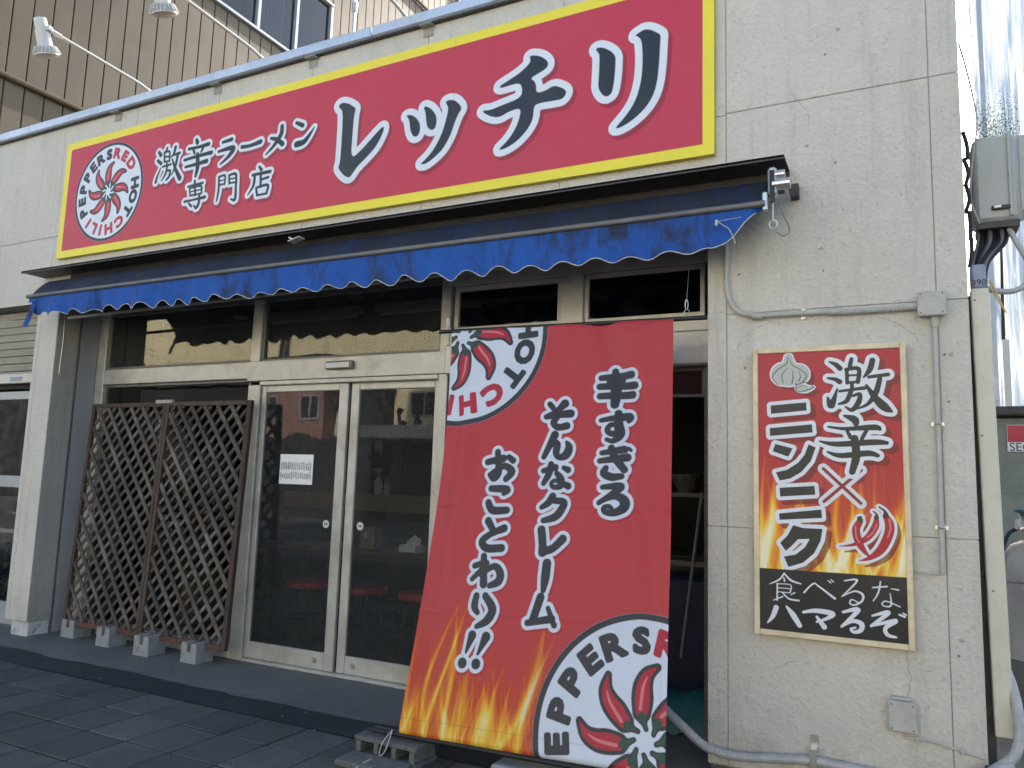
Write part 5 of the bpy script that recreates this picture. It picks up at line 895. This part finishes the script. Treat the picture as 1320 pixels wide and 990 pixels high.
mb = MB(); mb.cyl((-5.30, 7.2, 1.46), (-5.30, 7.2, 1.54), .01, 8); mb.box(-5.38, -5.27, 7.19, 7.21, 1.535, 1.555, .003); mb.build('pump', 'white_pl', bt)
bt = thing('yellow_bottle', 'small bottle with yellow cap beside the pump bottle', 'bottle', (-5.18, 7.2, 1.26))
MB().lathe((-5.18, 7.2, 1.26), [(.035, 0), (.038, .02), (.038, .12), (.03, .14)], 16).build('bottle_body', 'white_pl', bt, True); MB().lathe((-5.18, 7.2, 1.40), [(.036, 0), (.036, .04), (.015, .06)], 16).build('cap', 'yellow_pl', bt, True)
t = thing('carton', 'upright brown carton on the table behind the right door', 'carton', (-4.52, 6.1, .785)); MB().box(-4.60, -4.44, 6.0, 6.12, .787, .985, .002).build('carton_body', 'cardboard', t); MB().box(-4.55, -4.52, 5.996, 5.9995, .89, .94).build('print', 'white_paint', t)
t = thing('tissue_box', 'white tissue box on the table near the banner\'s edge', 'tissue box', (-4.05, 6.1, .785)); MB().box(-4.15, -3.97, 6.0, 6.12, .787, .85, .002).build('box_body', 'white_paint', t)
mb = MB(); mb.grid([[(-4.10+.08*i, 6.02+.02*j, .85+.05*math.sin(i*1.5)*j/2+.02*j) for i in range(3)] for j in range(3)]); mb.build('tissue', 'white_paint', t)
mb = MB(); mb.box(-5.35, -4.75, 5.95, 6.2, .787, .80); tag(mb.build('tray', 'board'), 'pale flat board lying on the dark table behind the left door', 'tray')
mb = MB(); mb.box(-6.35, -5.75, 5.15, 5.5, .012, .55, .02); mb.box(-6.25, -5.9, 5.2, 5.45, .55, 1.1, .02); tag(mb.build('stacked_crates', 'cardboard'), 'brown cartons stacked behind the lattice and window', 'cartons')
mb = MB(); mb.lathe((-5.05, 5.1, .012), [(.15, 0), (.19, .3), (.2, .35)], 18); tag(mb.build('green_bin', 'teal'), 'dark green bin behind the window at the lattice\'s right side', 'bin')
# right opening
mb = MB(); mb.tube([(-1.155, 5.0, 1.42), (-1.285, 5.0, .39)], .011, 8); tag(mb.build('leaning_pole', 'alu_dark'), 'grey pole leaning in the dark doorway right of the banner', 'pole')
mb = MB(); rows = []
for j in range(9):
    a = j/8*math.pi; rows.append([(-1.75+.8*i/16, 4.86-.16*math.cos(a)+.01*math.sin(i*1.9+j), .02+.22*math.sin(a)*(1+.08*math.sin(i*1.1))+.01*math.sin(i*3+j*2)) for i in range(17)])
mb.grid(rows); sk = mb.build('teal_sack', 'teal', smooth=True); tag(sk, 'teal vinyl sack lying in the doorway behind the grey conduit', 'sack')
mb = MB(); mb.box(-1.9, -1.0, 5.3, 5.7, .012, .85, .02); tag(mb.build('plastic_chest', 'navy'), 'dark navy plastic chest in the doorway right of the banner', 'chest')
KS = thing('kitchen_shelf', 'stainless kitchen shelf with hopper seen through the doorway', 'shelf', (-1.5, 5.9, 0))
MB().box(-2.0, -1.25, 5.8, 6.2, 1.38, 1.41).build('shelf_board', 'alu_dark', KS); MB().lathe((-1.5, 6.0, 1.41), [(.06, 0), (.13, .13), (.13, .14)], 16).build('hopper', 'alu_dark', KS)
MB().box(-2.3, -1.15, 6.3, 6.8, .012, .9, .01).build('sink_unit', 'alu_dark', KS); MB().box(-2.0, -1.97, 5.85, 5.88, .9, 1.38).build('upright', 'steel', KS); MB().box(-1.3, -1.27, 5.85, 5.88, .9, 1.38).build('upright', 'steel', KS)
MB().box(-2.3, -1.15, 5.95, 6.25, .86, .9).build('work_top', 'alu_dark', KS)
mb = MB(); mb.cyl((-1.17, 5.2, .62), (-1.10, 5.2, .60), .02, 8); tag(mb.build('red_valve', 'red_vinyl'), 'small red valve in the doorway', 'valve')
# ================================================================ ACROSS THE STREET (shows in the glass)
def house(name, label, x0, x1, y0, y1, z1, m, wins=(), wm='up_glass', gable=None, roof='dark_roof'):
    t = thing(name, label, 'building', ((x0+x1)/2, y1, 0)); MB().box(x0, x1, y0, y1, -.05, z1).build('wall', m, t)
    if gable:
        xm = (x0+x1)/2; mb = MB(); mb.add([(x0, y1, z1), (x1, y1, z1), (xm, y1, z1+gable), (x0, y0, z1), (x1, y0, z1), (xm, y0, z1+gable)], [(0, 1, 2), (3, 5, 4), (0, 3, 4, 1)]); mb.build('gable', m, t)
        mb = MB(); mb.add([(x0-.3, y1+.3, z1-.1), (xm, y1+.3, z1+gable+.02), (xm, y0, z1+gable+.02), (x0-.3, y0, z1-.1), (x1+.3, y1+.3, z1-.1), (x1+.3, y0, z1-.1)], [(0, 1, 2, 3), (4, 5, 2, 1)]); ob = mb.build('roof', roof, t); so_ = ob.modifiers.new('t', 'SOLIDIFY'); so_.thickness = .12
    else: MB().box(x0-.15, x1+.15, y0-.1, y1+.15, z1, z1+.18).build('roof', roof, t)
    for a, b_, c, d in wins:
        f = MB(); f.box(a-.06, b_+.06, y1, y1+.06, c-.06, c); f.box(a-.06, b_+.06, y1, y1+.06, d, d+.06); f.box(a-.06, a, y1, y1+.06, c, d); f.box(b_, b_+.06, y1, y1+.06, c, d); f.box((a+b_)/2-.03, (a+b_)/2+.03, y1, y1+.06, c, d)
        f = f.build('window', 'white_alu', t); MB().box(a, b_, y1+.01, y1+.02, c, d).build('pane', 'brown_gap', f)
    return t
house('cream_block', 'tall cream rendered block across the street, reflected in the upper panes', -52, -21.2, -34, -26, 15, 'cream', [(-34, -33.2, 1, 15)])
house('tile_apartment', 'brown tiled apartment across the street reflected in the left door', -23.6, -20.05, -19, -14, 6.0, 'pink_brown', [(-21.05, -20.3, 3.7, 4.5), (-23.2, -22.4, 3.7, 4.5)])
house('gabled_house', 'white gabled house across the street reflected between the doors', -20.0, -18.3, -19, -14.8, 4.1, 'white_house', [], gable=.7)
house('timber_house', 'dark walled house across the street reflected in the right door', -18.3, -16.75, -19, -13.4, 4.6, 'dark_wall', [])
house('cream_house', 'cream house with a wide window across the street reflected beside the banner', -16.7, -11.2, -19, -14, 5.6, 'cream', [(-15.95, -14.7, 3.75, 4.55)])
house('row_house', 'plain pale house further along across the street', -10.8, -2, -19, -14.5, 6.2, 'white_house', [(-9, -7.5, 3.2, 4.4), (-6, -4.5, 3.2, 4.4)])
house('far_row_house', 'pale two storey house across the street at the far right', -1.5, 9, -19, -14.5, 6.8, 'cream', [(0, 1.5, 3.2, 4.4), (4, 5.5, 3.2, 4.4)])
house('corner_house', 'white house across the street at the far left', -44, -24.4, -19, -14.6, 5.2, 'dark_wall', [(-30, -28, 3.2, 4.4)])
GW = thing('carport', 'grey roofed carport across the street reflected beside the banner', 'carport', (-14.8, -12.5, 0))
MB().box(-16.6, -12.6, -14, -11.4, 2.75, 3.2, .04).build('canopy_roof', 'van', GW)
for x in (-16.4, -14.6, -12.8): MB().box(x-.05, x+.05, -11.6, -11.5, -.05, 2.75).build('post', 'dark_wall', GW)
MB().box(-16.6, -12.6, -13.9, -13.8, -.05, 2.75).build('back_wall', 'dark_wall', GW)
DF = thing('board_fence', 'high dark board fence across the street filling the left door reflection', 'fence', (-21, -12.6, 0))
for k in range(24): MB().box(-25.2+.36*k, -24.86+.36*k, -12.7, -12.62, -.05, 2.9+.12*math.sin(k)).build('board', 'dark_wall', DF)
def tree(x, y, h, R, n, label, bare=False):
    t = thing('pruned_tree' if bare else 'leafy_tree', label, 'tree', (x, y, 0)); mb = MB(); mb.tube([(x, y, -.05), (x+.1, y, h*.3), (x, y+.1, h*.55)], [.2, .15, .11], 10)
    tips = []
    for k in range(7):
        a = k*.9; L = h*random.uniform(.3, .48); p0 = Vector((x, y+.05, h*random.uniform(.35, .55))); p1 = p0+Vector((math.cos(a)*L*.5, math.sin(a)*L*.4, L*.75)); mb.tube(smooth_path([p0, p0.lerp(p1, .5)+Vector((random.gauss(0, .1), 0, -.1)), p1]), .06, 6); tips.append(p1)
        if bare: mb.tube([p1, p1+Vector((.1, 0, .15))], [.11, .09], 7)
    mb.build('trunk', 'bark', t)
    if not bare:
        cr = MB()
        for k in range(n):
            c = random.choice(tips)+Vector((random.gauss(0, R*.3), random.gauss(0, R*.3), random.gauss(0, R*.28))); s = random.uniform(.08, .2); a = Vector((random.gauss(0, 1), random.gauss(0, 1), random.gauss(0, 1))).normalized(); b_ = a.orthogonal().normalized()
            cr.add([c, c+a*s, c+a*s*.6+b_*s*.6], [(0, 1, 2)])
        cr.build('crown', 'leaf', t)
tree(-37.5, -20.5, 8.6, 2.0, 5000, 'leafy tree across the street reflected in the upper left pane'); tree(-15.6, -12.6, 4.6, 1, 0, 'pruned bare tree across the street reflected in the right door', True)
